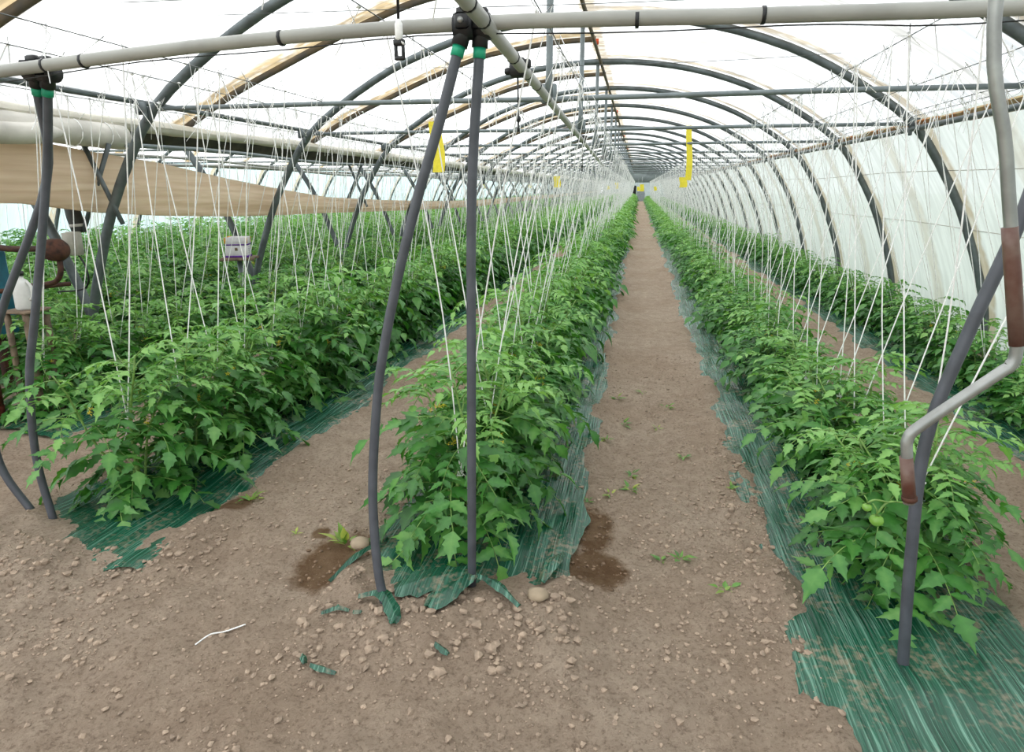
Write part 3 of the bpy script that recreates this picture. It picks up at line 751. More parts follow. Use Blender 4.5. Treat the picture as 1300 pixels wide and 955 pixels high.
# crank handle of the roll-up vent
path = [(.655, 1.5, 3.05), (.66, 1.5, 2.1), (.73, 1.5, 1.76), (.80, 1.5, 1.45), (.815, 1.5, 1.36), (.81, 1.5, 1.325), (.785, 1.5, 1.30), (.655, 1.5, 1.175), (.632, 1.5, 1.14), (.635, 1.5, 1.10), (.655, 1.5, .98)]
ck = tag(MB().tube(smooth_path(path, 6), .0125, 12).build('crank_handle', M['steel']), 'bent steel crank rod with brown grips hanging at the right edge', 'crank')
MB().tube([(.759, 1.5, 1.62), (.769, 1.5, 1.575), (.7795, 1.5, 1.53), (.815, 1.5, 1.37)], [.0150, .0150, .0155, .0155], 12).build('upper_sleeve', M['sleeve'], ck)
g_ = MB().tube([(.634, 1.5, 1.095), (.656, 1.5, .985)], .0145, 12).build('grip', M['sleeve'], ck)
MB().tube([(.654, 1.5, .997), (.6555, 1.5, .988)], .0170, 12).build('grip_ring', M['rust'], g_)

# ------------------------------------------------------------------ sticky traps
def trap(label, x, y, z0, z1, w, tilt=0.0, yaw=0.0):
    n = 8
    mb = MB(); tz = np.linspace(0, 1, n)
    cx = x + tilt * (1 - tz) + .012 * np.sin(tz * 5); zz = z0 + (z1 - z0) * tz
    vs = []
    for i in range(n):
        for sx, sy in ((-1, -1), (1, -1), (1, 1), (-1, 1)):
            tw = yaw + .3 * tz[i]
            vs.append((cx[i] + sx * w / 2 * cos(tw) - sy * .002, y + sx * w / 2 * sin(tw) + sy * .002, zz[i]))
    f = []
    for i in range(n - 1):
        for a in range(4): f.append((i * 4 + a, i * 4 + (a + 1) % 4, i * 4 + 4 + (a + 1) % 4, i * 4 + 4 + a))
    f += [(3, 2, 1, 0), tuple(range(n * 4 - 4, n * 4))]
    mb.add(vs, f)
    o = tag(mb.build('sticky_trap', M['trap'], smooth=False), label, 'sticky trap')
    mb = MB(); mb.tube([(cx[-1], y, z1 - .005), (x, y, max(z1, 2.31))], .003, 4); mb.build('hanger', M['twine'], o)
trap('long yellow sticky trap hanging behind the bowed pipe leg left of centre', -1.485, 4.68, 1.81, 2.17, .085, .01, .1)
trap('long narrow yellow sticky trap hanging right of the central path', .67, 9.68, 1.80, 2.55, .085, .02, .2)
trap('short yellow sticky trap just below the long narrow one, right of the path', .785, 12.18, 1.70, 1.88, .13)
trap('small yellow card over the second row, left of centre', -2.45, 19.68, 1.70, 2.03, .20)
trap('bright yellow card over the far path, larger of two at the far door', .175, 37.18, 1.48, 1.87, .22)
trap('smaller bright yellow card beside the larger at the far door', -.025, 44.68, 1.47, 1.75, .18)
trap('small yellow card over the row left of the path far down', -.90, 27.18, 1.64, 1.89, .12)
trap('faint yellow card among twines left of the distant row', -1.365, 29.68, 1.60, 1.77, .14)
trap('small yellow card seen past the upright pipe leg', -4.43, 17.18, 1.74, 1.95, .12, 0, .5)
trap('tiny yellow card beyond the valley posts', -5.32, 22.24, 1.67, 1.81, .10)
trap('tiny yellow card over the third row far left', -4.12, 24.68, 1.67, 1.88, .12)
trap('faint yellow card right of the path over the far row', .785, 32.18, 1.55, 1.74, .13)

# ------------------------------------------------------------------ tomato plants
def leaflet(lod, Ln, W, young, g):
    """along +x from the origin; returns verts, faces"""
    if lod == 0:
        t = np.array([.05, .18, .26, .40, .47, .62, .69, .84]); m = np.array([.50, 1.08, .74, 1.12, .70, .92, .52, .46])
        env = np.sin(pi * (.12 + .88 * t) ** .72)
    elif lod == 1:
        t = np.array([.18, .42, .70]); m = np.array([1.0, 1.0, .75]); env = np.sin(pi * (.12 + .88 * t) ** .72)
    else:
        t = np.array([.40]); m = np.array([1.05]); env = np.array([1.0])
    hw = W * .5 * env * m
    if lod == 0: hw = hw * g.uniform(.9, 1.1, len(hw))
    cup, droop = g.uniform(.12, .45) * (1.6 if young else 1), g.uniform(.05, .40) * Ln
    ta = np.concatenate([[0], t, [1]]); n = len(t)
    mid = np.stack([ta * Ln, 0 * ta, -droop * ta ** 2], 1)
    wv = g.normal(0, .10, (2, n)) * hw
    Lf = np.stack([t * Ln + hw * .15, hw, -droop * t ** 2 + hw * cup + wv[0]], 1)
    Rt = np.stack([t * Ln + hw * .15, -hw, -droop * t ** 2 + hw * cup + wv[1]], 1)
    v = np.vstack([mid, Lf, Rt]); a, b = n + 2, 2 * n + 2
    f = [(0, 1, a), (0, b, 1), (n, n + 1, a + n - 1), (n + 1, n, b + n - 1)]
    for i in range(n - 1):
        f += [(i + 1, i + 2, a + i + 1, a + i), (i + 2, i + 1, b + i, b + i + 1)]
    return v, f

def compound_leaf(lod, Ln, e0, e1, young, g):
    """leaf in the xz plane from the origin along +x; e0, e1 start and end elevation; returns list of (verts, faces, tint, material)"""
    n = 9
    s = np.linspace(0, 1, n); el = e0 + (e1 - e0) * s ** .8
    d = Ln / (n - 1)
    P = np.zeros((n, 3)); side = g.normal(0, .12)
    for i in range(1, n):
        P[i] = P[i - 1] + d * np.array((cos(el[i]), side * s[i], sin(el[i])))
    out = []
    base_t = .72 if young else .42
    if lod < 2:
        mb = MB(); mb.tube(P[::2] if lod else P, np.linspace(.0035, .0016, len(P[::2] if lod else P)), 3, caps=False)
        out.append((np.vstack(mb.v), mb.f, base_t + .2, 1))
    pos = [.30, .46, .62, .80] if lod < 2 else [.42, .75]
    size = [.26, .32, .31, .25] if lod < 2 else [.42, .36]
    def put(v, f, at, yaw, pitch, roll, tn):
        i = min(int(at * (n - 1)), n - 2); fr = at * (n - 1) - i
        o = P[i] * (1 - fr) + P[i + 1] * fr
        mt = np.array((Matrix.Rotation(-el[i] * .85, 3, 'Y') @ Euler((roll, pitch, yaw)).to_matrix()))
        out.append((v @ mt.T + o, f, tn, 0))
    for k, at in enumerate(pos):
        for sgn in (1, -1):
            l = Ln * size[k] * g.uniform(.8, 1.15)
            v, f = leaflet(lod, l, l * g.uniform(.42, .56) * (.8 if young else 1), young, g)
            put(v, f, min(.98, at + g.uniform(-.02, .04)), sgn * g.uniform(.75, 1.25), g.uniform(-.1, .5), g.normal(0, .35), base_t + g.normal(0, .09))
            if lod == 0 and k in (1, 2) :
                l2 = l * .32; v, f = leaflet(1, l2, l2 * .7, young, g)
                put(v, f, at + .085, sgn * g.uniform(1.0, 1.5), g.uniform(0, .4), 0, base_t + g.normal(0, .09))
    l = Ln * (.38 if lod < 2 else .5) * g.uniform(.85, 1.1)
    v, f = leaflet(lod, l, l * g.uniform(.44, .56), young, g)
    put(v, f, .99, g.normal(0, .2), g.uniform(-.05, .35), g.normal(0, .2), base_t + g.normal(0, .08))
    return out

def leaf_mb(parts):
    mb = MB()
    for v, f, t, m in parts:
        tn = np.full(len(v), np.clip(t, .05, .98))
        if m == 0 and len(v) > 20: tn[:10] += .13      # paler midrib
        mb.add(v, f, m, tn)
    return mb

# leaf variants: mature, drooping mature, young
KINDS = {'low': (.38, R(22), R(-58), False), 'mid': (.35, R(40), R(-50), False), 'top': (.23, R(60), R(-35), True)}
NV = {'low': 5, 'mid': 6, 'top': 5}
LEAF = {lod: {k: [leaf_mb(compound_leaf(lod, *KINDS[k], np.random.default_rng(100 + 17 * i + 3 * len(k) + lod))) for i in range(NV[k])] for k in KINDS} for lod in (0, 1, 2)}
LEAF0 = {k: [mb.mesh('leaf', [M['leaf'], M['stem']]) for mb in LEAF[0][k]] for k in KINDS}

def plant_plan(g, nleaf=66):
    """a unit plant about 1 m tall: stems and leaf placements (kind, variant, matrix)"""
    stems, leaves = [], []
    heights = [.98] + [g.uniform(.68, .92) for _ in range(2)]
    for si, h in enumerate(heights):
        a = g.uniform(0, 2 * pi); lean = g.uniform(.02, .1) if si == 0 else g.uniform(.18, .34)
        p = np.array([(lean * cos(a) * (t ** 1.2) + .02 * sin(7 * t + a), lean * sin(a) * (t ** 1.2) + .02 * cos(6 * t), -.02 + (h * .86 + .02) * t) for t in np.linspace(0, 1, 8)])
        stems.append(p)
        m = int(nleaf * (.46 if si == 0 else .27))
        for j in range(m):
            t = .14 + .86 * (j + g.uniform(0, .6)) / m; t = min(t, 1.0)
            i = min(int(t * 7), 6); o = p[i] + (p[i + 1] - p[i]) * (t * 7 - i)
            kind = 'top' if t > .70 else ('mid' if t > .38 else 'low')
            az = j * 2.4 + a + g.normal(0, .35)
            sc = g.uniform(.72, 1.2) * (.9 if si else 1.0)
            tilt = g.normal(0, .18)
            mt = Matrix.Translation(o) @ Matrix.Rotation(az, 4, 'Z') @ Matrix.Rotation(tilt, 4, 'Y') @ Matrix.Rotation(g.normal(0, .25), 4, 'X') @ Matrix.Scale(sc, 4)
            leaves.append((kind, int(g.integers(0, NV[kind])), mt))
    return stems, leaves

def stem_mesh(stems):
    mb = MB()
    for i, p in enumerate(stems): mb.tube(p, np.linspace(.0095 if i == 0 else .007, .0035, len(p)), 6, tint=.5)
    return mb.mesh('stem', M['stem'])

def flower_mb(g):
    mb = MB()
    tip = np.array((.09, 0, -.02))
    mb.tube([(0, 0, 0), (.05, 0, .015), tip], .0018, 3, mat=1)
    for k in range(4):
        c = tip + g.normal(0, .018, 3); n = Vector(g.normal(0, 1, 3)).normalized()
        q = np.array(Vector((0, 0, 1)).rotation_difference(n).to_matrix())
        for j in range(5):
            a = j * 2 * pi / 5; b = .30
            v = np.array([(0, 0, 0), (.009 * cos(a - b), .009 * sin(a - b), .003), (.018 * cos(a), .018 * sin(a), -.002), (.009 * cos(a + b), .009 * sin(a + b), .003)])
            mb.add(v @ q.T + c, [(0, 1, 2, 3)], 0)
        mb.add((np.array([(0, 0, 0), (.004, 0, .01), (-.003, .003, .01), (0, -.004, .01)]) @ q.T) + c, [(0, 1, 2), (0, 2, 3), (0, 3, 1)], 0)
    return mb
FLOWER = [flower_mb(np.random.default_rng(5 + i)).mesh('flower_truss', [M['flower'], M['stem']], False) for i in range(3)]
def fruit_mesh():
    mb = MB(); mb.lathe([(.002, 0), (.014, .002), (.024, .012), (.026, .022), (.022, .034), (.010, .041), (.002, .040)], (0, 0, -.04), sides=12)
    for j in range(5):
        a = j * 2 * pi / 5; mb.add([(0, 0, .003), (.006 * cos(a - .5), .006 * sin(a - .5), .002), (.022 * cos(a), .022 * sin(a), .006), (.006 * cos(a + .5), .006 * sin(a + .5), .002)], [(0, 1, 2, 3)], 1)
    mb.tube([(0, 0, 0), (.005, 0, .025), (.02, 0, .045)], .003, 5, mat=1)
    return mb.mesh('tomato', [M['fruit'], M['stem']])
FRUIT = fruit_mesh()

def bake(plan, lod):
    mb = MB()
    for kind, v, mt in plan[1]:
        src = LEAF[lod][kind][v % NV[kind]]
        m4 = np.array(mt)
        mb.add(np.vstack(src.v) @ m4[:3, :3].T + m4[:3, 3], [], 0)
        b = mb.n - src.n
        mb.f += [tuple(i + b for i in q) for q in src.f]; mb.m += src.m
        mb.tint[-1] = np.clip(np.concatenate(src.tint) + rng.normal(0, .07), .03, .98)
    return mb

PLANS = [plant_plan(np.random.default_rng(40 + i)) for i in range(7)]
STEMS = [stem_mesh(p[0]) for p in PLANS]
FOL1 = [bake(p, 1).mesh('foliage', [M['leaf'], M['stem']]) for p in PLANS]

# positions of every plant
cam_f = np.array((-.1919, .9814))
plants = []
for key, (rx, y0, h) in {**ROWS, **ROWS2}.items():
    y = y0; i = 0
    while y < Y_END - .8:
        x = rx + {'left': -.07, 'right': .10, 'second left': -.09}.get(key, 0.0) + rng.normal(0, .05)
        hh = h * rng.uniform(.9, 1.1)
        if key == 'right': hh *= 1 + .22 * max(0, 1 - (y - 2.3) / 2.2)
        plants.append((key, i, x, y, hh)); i += 1
        y += .37 * rng.uniform(.85, 1.15)
def in_view(x, y):
    d = -.1919 * x + .9814 * y; s = .9814 * x + .1919 * y
    return d > .3 and abs(s) < d * .90 + .5
seen = sorted([p for p in plants if in_view(p[2], p[3])], key=lambda p: p[2] ** 2 + p[3] ** 2)
single = seen[:300]
single_set = {(p[0], p[1]) for p in single}
DETAIL = {'left': 9, 'right': 8, 'second left': 6, 'wall': 4, 'third left': 3}
PLACE = {'left': 'row left of the path', 'right': 'row right of the path', 'second left': 'second row left of the path',
         'wall': 'low row along the right wall', 'third left': 'third row left of the path'}
PLACE2 = {'a': 'first row beyond the valley posts', 'b': 'second row beyond the valley posts', 'c': 'third row beyond the valley posts', 'd': 'fourth row beyond the valley posts', 'e': 'row along the far blue film wall'}
plant_stem = {}
cnt = {}
for (key, i, x, y, h) in single:
    cnt[key] = cnt.get(key, -1) + 1
    j = cnt[key]
    near_one = key in DETAIL and j < DETAIL[key]
    if key in PLACE:
        lab = f'{"leafy" if near_one else "bushy"} tomato plant, {ORD[j]} from the near end of the {PLACE[key]}'
        grp = 'tomato plants of the ' + PLACE[key]
        if j == 0: lab = f'leafy tomato plant at the very near end of the {PLACE[key]}'
        if j == 0 and key == 'right': lab = 'large tomato plant with green fruit behind the leaning pipe leg at right'
    else:
        lab, grp = f'tomato plant in the {PLACE2[key]}', f'tomato plants in the {PLACE2[key]}'
    root = thing('tomato_plant', lab, 'plant', (x, y, gz(x, y) + .01), grp)
    k = int(rng.integers(0, 7)); rz = rng.uniform(0, 2 * pi)
    root.rotation_euler = (0, 0, rz); wd = (.70 + .55 * h) if key != 'wall' else .95
    root.scale = (wd, wd, h)
    plant_stem[(key, i)] = (x, y, h)
    link('stem', STEMS[k], root)
    if near_one:
        for kind, v, mt in PLANS[k][1]:
            lf = link('leaf', LEAF0[kind][v], root)
            lf.matrix_local = mt @ Matrix.Rotation(random.gauss(0, .12), 4, 'X')
        for q in range(3):
            p = PLANS[k][0][q % 3]; o = p[4 + q]
            fl = link('flower_truss', FLOWER[q], root, tuple(o)); fl.rotation_euler = (0, 0, random.uniform(0, 6.3)); fl.scale = (.85,) * 3
        if j == 0 and key in ('right', 'left'):
            pass
    else:
        tag(link('foliage', FOL1[k], root), kind='stuff')
        if j < 30:
            p = PLANS[k][0][0]; fl = link('flower_truss', FLOWER[k % 3], root, tuple(p[5])); fl.scale = (1.0,) * 3
# the rest of the rows, farther than those: one object
base2 = []
for p in PLANS[:5]:
    mb = bake((p[0], p[1][::2] + p[1][1::4]), 2)
    v = np.vstack(mb.v); tr = []
    for q in mb.f: tr += [(q[0], q[i], q[i + 1]) for i in range(1, len(q) - 1)]
    base2.append((v * np.array((1.12, 1.12, 1)), np.array(tr), np.concatenate(mb.tint)))
VV, FF, TT, n0 = [], [], [], 0
for (key, i, x, y, h) in plants:
    if (key, i) in single_set or not (y > 3): continue
    if not in_view(x, y): continue
    v, f, t = base2[int(rng.integers(0, 5))]
    a = rng.uniform(0, 2 * pi); wd = (.70 + .55 * h) if key != 'wall' else .8
    w = np.stack([wd * (v[:, 0] * cos(a) - v[:, 1] * sin(a)) + x, wd * (v[:, 0] * sin(a) + v[:, 1] * cos(a)) + y, v[:, 2] * h + .03], 1)
    VV.append(w); FF.append(f + n0); TT.append(np.clip(t + rng.normal(0, .05), .03, .98)); n0 += len(v)
me = quad_mesh('distant_tomato_plants', np.vstack(VV), np.vstack(FF), M['leaf'], True, np.concatenate(TT))
tag(link('distant_tomato_plants', me), 'mass of distant tomato plants continuing the rows to the far end', 'plants', kind='stuff')

# green tomatoes on the nearest right-hand plant
for key in ('right',):
    root = [o for o in bpy.data.objects if o.get('label') == 'large tomato plant with green fruit behind the leaning pipe leg at right'][0]
    inv = (Matrix.Translation(root.location) @ root.rotation_euler.to_matrix().to_4x4() @ Matrix.Diagonal((*root.scale, 1))).inverted()
    sx, sy, sz = root.location
    mb = MB()
    for p in (((sx, sy, .42), (sx - .12, 2.50, .50), (.99, 2.43, .53), (.955, 2.42, .485)), ((.99, 2.43, .53), (.94, 2.42, .54), (.915, 2.42, .525))):
        mb.tube(smooth_path([inv @ Vector(q) for q in p], 4), .004, 5)
    link('fruit_truss', mb.mesh('fruit_truss', [M['stem']]), root)
    for (px, py, pz, k) in ((.955, 2.42, .475, 1.0), (.915, 2.42, .52, .7)):
        fr = link('tomato', FRUIT, root); fr.location = inv @ Vector((px, py, pz))
        fr.scale = (k / root.scale[0], k / root.scale[1], k / root.scale[2])

# ------------------------------------------------------------------ wires and twines
WZ = 2.345
WIRES = {}
def wire(label, x, y0=-1.0, y1=Y_END):
    n = 70; yy = np.linspace(y0, y1, n)
    o = tag(MB().tube(np.stack([x + .015 * np.sin(yy * .7), yy, WZ - .02 * np.abs(np.sin((yy - FIRST_ARCH) / BAY * pi))], 1), .0026, 4, caps=False).build('support_wire', M['wire']), label, 'wire')
    WIRES[x] = (o, [])
    return o
SIDES = {'left': (-1.02, -.40), 'right': (1.10, 1.70), 'second left': (-2.86, -2.38), 'wall': (2.28, 2.44), 'third left': (-4.00, -3.70)}
SIDEWORD = {0: 'left', 1: 'right'}
for key, pr in SIDES.items():
    for q, x in enumerate(pr):
        wire(f'{SIDEWORD[q]} overhead training wire of the {PLACE[key]}', x)
SIDES2 = {k: (v[0] - .05, v[0] + .2) for k, v in ROWS2.items()}

def twine_path(key, idx, x, y, h, g):
    pr = SIDES.get(key) or SIDES2[key]
    wx = pr[idx % 2]
    zt = WZ - .02 * abs(sin((y - FIRST_ARCH) / BAY * pi)) if key in SIDES else 2.3
    yt = y + g.normal(0, .12); zb = h * g.uniform(.35, .6)
    t = np.linspace(0, 1, 6)
    bend = g.normal(0, .018, 2); cr = np.sin(t * pi)
    return np.stack([wx + (x - wx) * t + bend[0] * cr, yt + (y - yt) * t + bend[1] * cr, zt + (zb - zt) * t - .02 * cr], 1), wx
rest = MB()
counts = {}
tsorted = sorted([p for p in plants if in_view(p[2], p[3]) and p[3] < 70], key=lambda p: p[2] ** 2 + p[3] ** 2)
nt = 0
for (key, i, x, y, h) in [q for p_ in tsorted for q in ((p_, (p_[0], p_[1] + 1) + p_[2:]) if p_[0] in SIDES else (p_,))]:
    if key not in SIDES and y > 25: continue
    g = np.random.default_rng(int(abs(x) * 1000 + y * 977) + i)
    p, wx = twine_path(key, i, x, y, h, g)
    if key in SIDES: WIRES[wx][1].append(p[0])
    if nt < 298:
        j = counts.get(key, 0); counts[key] = j + 1
        if key in PLACE:
            lab, grp = f'white training twine, {ORD[j]} from the near end of the {PLACE[key]}', f'training twines over the {PLACE[key]}'
        else: lab, grp = f'white training twine over the {PLACE2[key]}', f'training twines over the {PLACE2[key]}'
        mb = MB().tube(p, .0033, 5, caps=False)
        # knot round the stem
        c = p[-1]; mb.tube([c + np.array((.014 * cos(a), .014 * sin(a), .004 * sin(a * 3))) for a in np.linspace(0, 7, 9)], .003, 4)
        if g.random() < .4:
            mb.tube(smooth_path([c, c + np.array((g.normal(0, .04), g.normal(0, .04), -.06)), c + np.array((g.normal(0, .06), g.normal(0, .06), -.2))], 3), .0024, 4)
        tag(mb.build('training_twine', M['twine']), lab, 'twine', grp); nt += 1
    else:
        rest.tube(p[[0, 2, 5]], .0048, 3, caps=False)
tag(rest.build('distant_twines', M['twine']), 'haze of distant white training twines over the rows', 'twines', kind='stuff')

# frayed ends and knots on the wires
for x, (o, tops) in WIRES.items():
    g = np.random.default_rng(int(abs(x) * 100)); mb = MB()
    tops = [t for t in tops if t[1] < 22]
    extra = [np.array((x, yy, WZ - .01)) for yy in np.arange(1.5, 9, .28)]
    for c in tops + extra:
        for k in range(int(g.integers(1, 4))):
            l = abs(g.normal(.07, .06)) + .03
            d1, d2 = g.normal(0, .35, 3), g.normal(0, .5, 3); d2[2] = -abs(d2[2]) - .7
            q = c + np.array((0, 0, 0)); mb.tube([q, q + d1 * l * .6 + np.array((0, 0, .1 * l)), q + d2 * l], .0023, 3, caps=False)
        if g.random() < .5: mb.blob(c, .009, (1, 1.4, .8), .3, fine=False)
    if mb.n: tag(mb.build('twine_knots', M['twine'], o), 'frayed white twine knots', kind='stuff')

# fine cross wires under the roof
for k, (y, z, lab) in enumerate(((3.2, 2.62, 'fine wire across the roof, nearest of the thin crossing wires'), (4.0, 2.75, 'fine wire across the roof between the second arch and the first roof bow'), (5.6, 2.70, 'fine wire across the roof beyond the second arch'))):
    xx = np.linspace(-2.7, 1.5, 20)
    tag(MB().tube(np.stack([xx, np.full(20, y) + .1 * np.sin(xx), z - .08 * np.cos((xx - XC) / 2.8 * pi / 2) + .05], 1), .0022, 4, caps=False).build('cross_wire', M['wire']), lab, 'wire')

# ------------------------------------------------------------------ things at the valley posts
# electric box on the first neighbouring leg
eb = tag(MB().box((-4.70, 4.60, 1.235), (.10, .08, .20), (0, 0, .25), bev=.008).build('switch_box', M['beige']), 'beige electric switch box fixed to the valley post beside the rusty pipe', 'box')
MB().box((-4.715, 4.553, 1.235), (.088, .014, .185), (0, 0, .25), bev=.004).build('cover', M['beige'], eb)
MB().tube(smooth_path([(-4.68, 4.60, 1.14), (-4.63, 4.60, 1.05), (-4.62, 4.6, .92), (-4.7, 4.6, .84), (-4.9, 4.55, .82)], 5), .008, 6).build('cable', M['clamp'], eb)
mb = MB(); mb.tube([(-4.80, 4.715, 1.62), (-4.775, 4.715, 1.45), (-4.745, 4.715, 1.34), (-4.742, 4.715, 1.32)], [.058, .062, .062, .056], 12)
sl = tag(mb.build('post_wrap', M['gutter']), 'black plastic sleeve wrapped around the valley post above the switch box', 'wrap')
rings('binding', 'rollfilm', sl, [((-4.752, 4.715, 1.38), (.1, 0, -1))], .067, .012)

# blue machine with rusty exhaust at the left edge
mc_ = thing('blue_machine', 'blue machine with rusty exhaust pipe standing at the left edge', 'machine', (-5.42, 4.05, 0))
def part(name, mb, mat, parent=mc_):
    o = mb.build(name, M[mat], parent); o.matrix_parent_inverse = Matrix.Translation(-Vector(parent.location)) if parent is mc_ else Matrix(); return o
part('body', MB().box((-5.40, 4.05, .86), (.70, .5, .72), bev=.03), 'blue')
part('top_cover', MB().box((-5.46, 4.05, 1.235), (.56, .44, .05), bev=.02), 'rust')
for q in range(5): part('grille_slat', MB().box((-5.41, 3.79, .68 + q * .08), (.42, .03, .03), bev=.006), 'clamp')
part('frame_rail', MB().tube([(-5.4, 3.77, .92), (-4.74, 3.77, .94), (-4.62, 3.9, .945), (-4.5, 4.3, .94)], .018, 8), 'rust')
part('lower_rail', MB().tube([(-5.4, 3.76, .62), (-4.70, 3.76, .63)], .02, 8), 'rust')
part('exhaust_pipe', MB().tube(smooth_path([(-5.35, 4.1, 1.29), (-5.1, 4.1, 1.27), (-4.8, 4.1, 1.235), (-4.42, 4.1, 1.245)], 5), .024, 10), 'rust')
part('muffler', MB().lathe([(.03, 0), (.075, .01), (.088, .05), (.088, .11), (.06, .15), (.03, .16)], (-4.46, 4.1, 1.235), (1, .2, -.05), 14), 'rust')
part('return_pipe', MB().tube(smooth_path([(-4.37, 4.12, 1.17), (-4.36, 4.1, 1.06), (-4.44, 4.1, .98), (-4.68, 4.08, .945)], 5), .02, 8), 'rust')
for sx in (-1, 1):
    for sy in (-1, 1): part('leg', MB().box((-5.46 + sx * .24, 4.05 + sy * .19, .25), (.06, .06, .52), bev=.008), 'rust')
jug = tag(MB().lathe([(.05, 0), (.058, .015), (.058, .17), (.04, .21), (.02, .225), (.02, .25)], (-4.33, 3.74, .84), sides=14).build('white_jug', M['white']), 'white plastic jug on a small board beside the blue machine', 'jug')
MB().lathe([(.028, 0), (.028, .03)], (-4.33, 3.74, 1.085), sides=10).build('cap', M['clamp'], jug)
MB().tube(smooth_path([(-4.285, 3.74, 1.045), (-4.25, 3.74, 1.01), (-4.25, 3.74, .94), (-4.275, 3.74, .91)], 4), .01, 6).build('handle', M['white'], jug)
sh = tag(MB().box((-4.33, 3.74, .832), (.22, .22, .018), bev=.003).build('shelf_board', M['wood']), 'small wooden shelf board on legs under the white jug', 'board')
for sx in (-.08, .08):
    for sy in (-.08, .08): MB().box((-4.33 + sx, 3.74 + sy, .41), (.03, .03, .83)).build('leg', M['wood'], sh)
can = tag(MB().lathe([(.13, 0), (.14, .01), (.14, .14), (.132, .145), (.132, .15), (.14, .155), (.14, .30), (.13, .31)], (-4.55, 3.45, gz(-4.55, 3.45)), sides=16).build('maroon_drum', M['maroon']), 'maroon drum half hidden by leaves behind the left pipe legs', 'drum')
MB().lathe([(.025, 0), (.025, .02)], (-4.5, 3.45, gz(-4.55, 3.45) + .305), sides=8).build('cap', M['clamp'], can)

# bumblebee hive carton on its stand
hx, hy, hz = -4.74, 6.92, 1.0
hv = thing('hive_carton', 'white carton with purple and orange stripes on a stand among the plants', 'box', (hx, hy, .88))
hv.rotation_euler = (0, 0, R(22))
MB().box((0, 0, .075), (.25, .22, .15), bev=.004).build('body', M['card'], hv)
MB().box((0, 0, .195), (.256, .226, .09), bev=.004).build('lid', M['card'], hv)
mb = MB()
for z, hh in ((.012, .024), (.152, .014)):
    for sx in (-1, 1): mb.box((sx * .126, 0, z), (.008, .222, hh))
    for sy in (-1, 1): mb.box((0, sy * .111, z), (.256, .008, hh))
mb.build('stripe', M['purple'], hv)
mb = MB()
for sx in (-1, 1):
    for sy in (-1, 1): mb.box((sx * .119, sy * .104, .20), (.02, .022, .07))
mb.box((-.10, 0, .241), (.03, .2, .004))
mb.build('corner_print', M['orange'], hv)
MB().box((.0, -.1135, .10), (.03, .004, .035)).build('entrance', M['wood'], hv)
for k in range(4): MB().box((.1265, -.01, .055 + k * .022), (.004, .10 - .012 * (k % 2), .006)).build('print_line', M['doorgrey'], hv)
st = thing('hive_stand', 'wooden tray on a stake carrying the white carton', 'stand', (hx, hy, 0)); st.rotation_euler = (0, 0, R(22))
mb = MB(); mb.box((0, 0, .866), (.36, .30, .025), bev=.004); mb.box((0, .14, .86), (.40, .03, .03)); mb.box((0, -.14, .86), (.40, .03, .03)); mb.build('tray', M['wood'], st)
MB().tube([(0, 0, -.02), (0, 0, .86)], .03, 8).build('stake', M['tie'], st)

# ------------------------------------------------------------------ small things on the soil
for (x, y, r, lab) in ((-1.24, 2.53, .040, 'rounded pale stone beside the damp hollow left of the film'), (-.33, 2.23, .036, 'rounded pale stone in the loose earth right of the upright leg')):
    mb = MB(); mb.blob((0, 0, 0), r, (1.25, 1, .8), .08)
    tag(mb.build('stone', M['stone'], None, True, (x, y, gz(x, y) + r * .5)), lab, 'stone')
clods = MB()
damp = MB()
for (wx, wy, rx, ry) in WET[:3]:
    for _ in range(90):
        a_, q_ = rng.uniform(0, 2 * pi), rng.random() ** .5
        x, y = wx + rx * q_ * cos(a_), wy + ry * q_ * sin(a_); r_ = .003 + .010 * rng.random() ** 3
        damp.blob((x, y, gz(x, y) + r_ * .25), r_, (1.1, 1, .7), .2, fine=False)
def scatter(n, xr, yr, rmin, rmax, sel=None):
    for _ in range(n):
        x, y = rng.uniform(*xr), rng.uniform(*yr)
        if sel and not sel(x, y): continue
        if any(((x - a) / b) ** 2 + ((y - c_) / d) ** 2 < 1.1 for a, c_, b, d in WET): continue
        r = rmin + (rmax - rmin) * rng.random() ** 4
        clods.blob((x, y, gz(x, y) + r * .25), r, (rng.uniform(.8, 1.3), rng.uniform(.8, 1.3), rng.uniform(.6, .9)), .2, fine=False)
bare = lambda x, y: all(abs(x - v[0]) > .40 or y < FILM_Y0[k] + .12 for k, v in ROWS.items())
scatter(6500, (-3.2, 1.2), (1.0, 3.4), .003, .014, bare)
scatter(2200, (-.35, .65), (2.0, 6.5), .003, .012, bare)
scatter(600, (-1.25, -.15), (1.75, 2.35), .005, .022, bare)
scatter(350, (.5, .72), (2.1, 4.4), .005, .018)
scatter(700, (-2.9, -1.9), (1.6, 2.6), .004, .018, bare)
tag(damp.build('damp_crumbs', M['damp'], None, False), 'brown crumbs of earth in the damp hollows', 'clods', kind='stuff')
tag(clods.build('soil_clods', M['clod'], None, False), 'scattered crumbs and clods of dry earth', 'clods', kind='stuff')

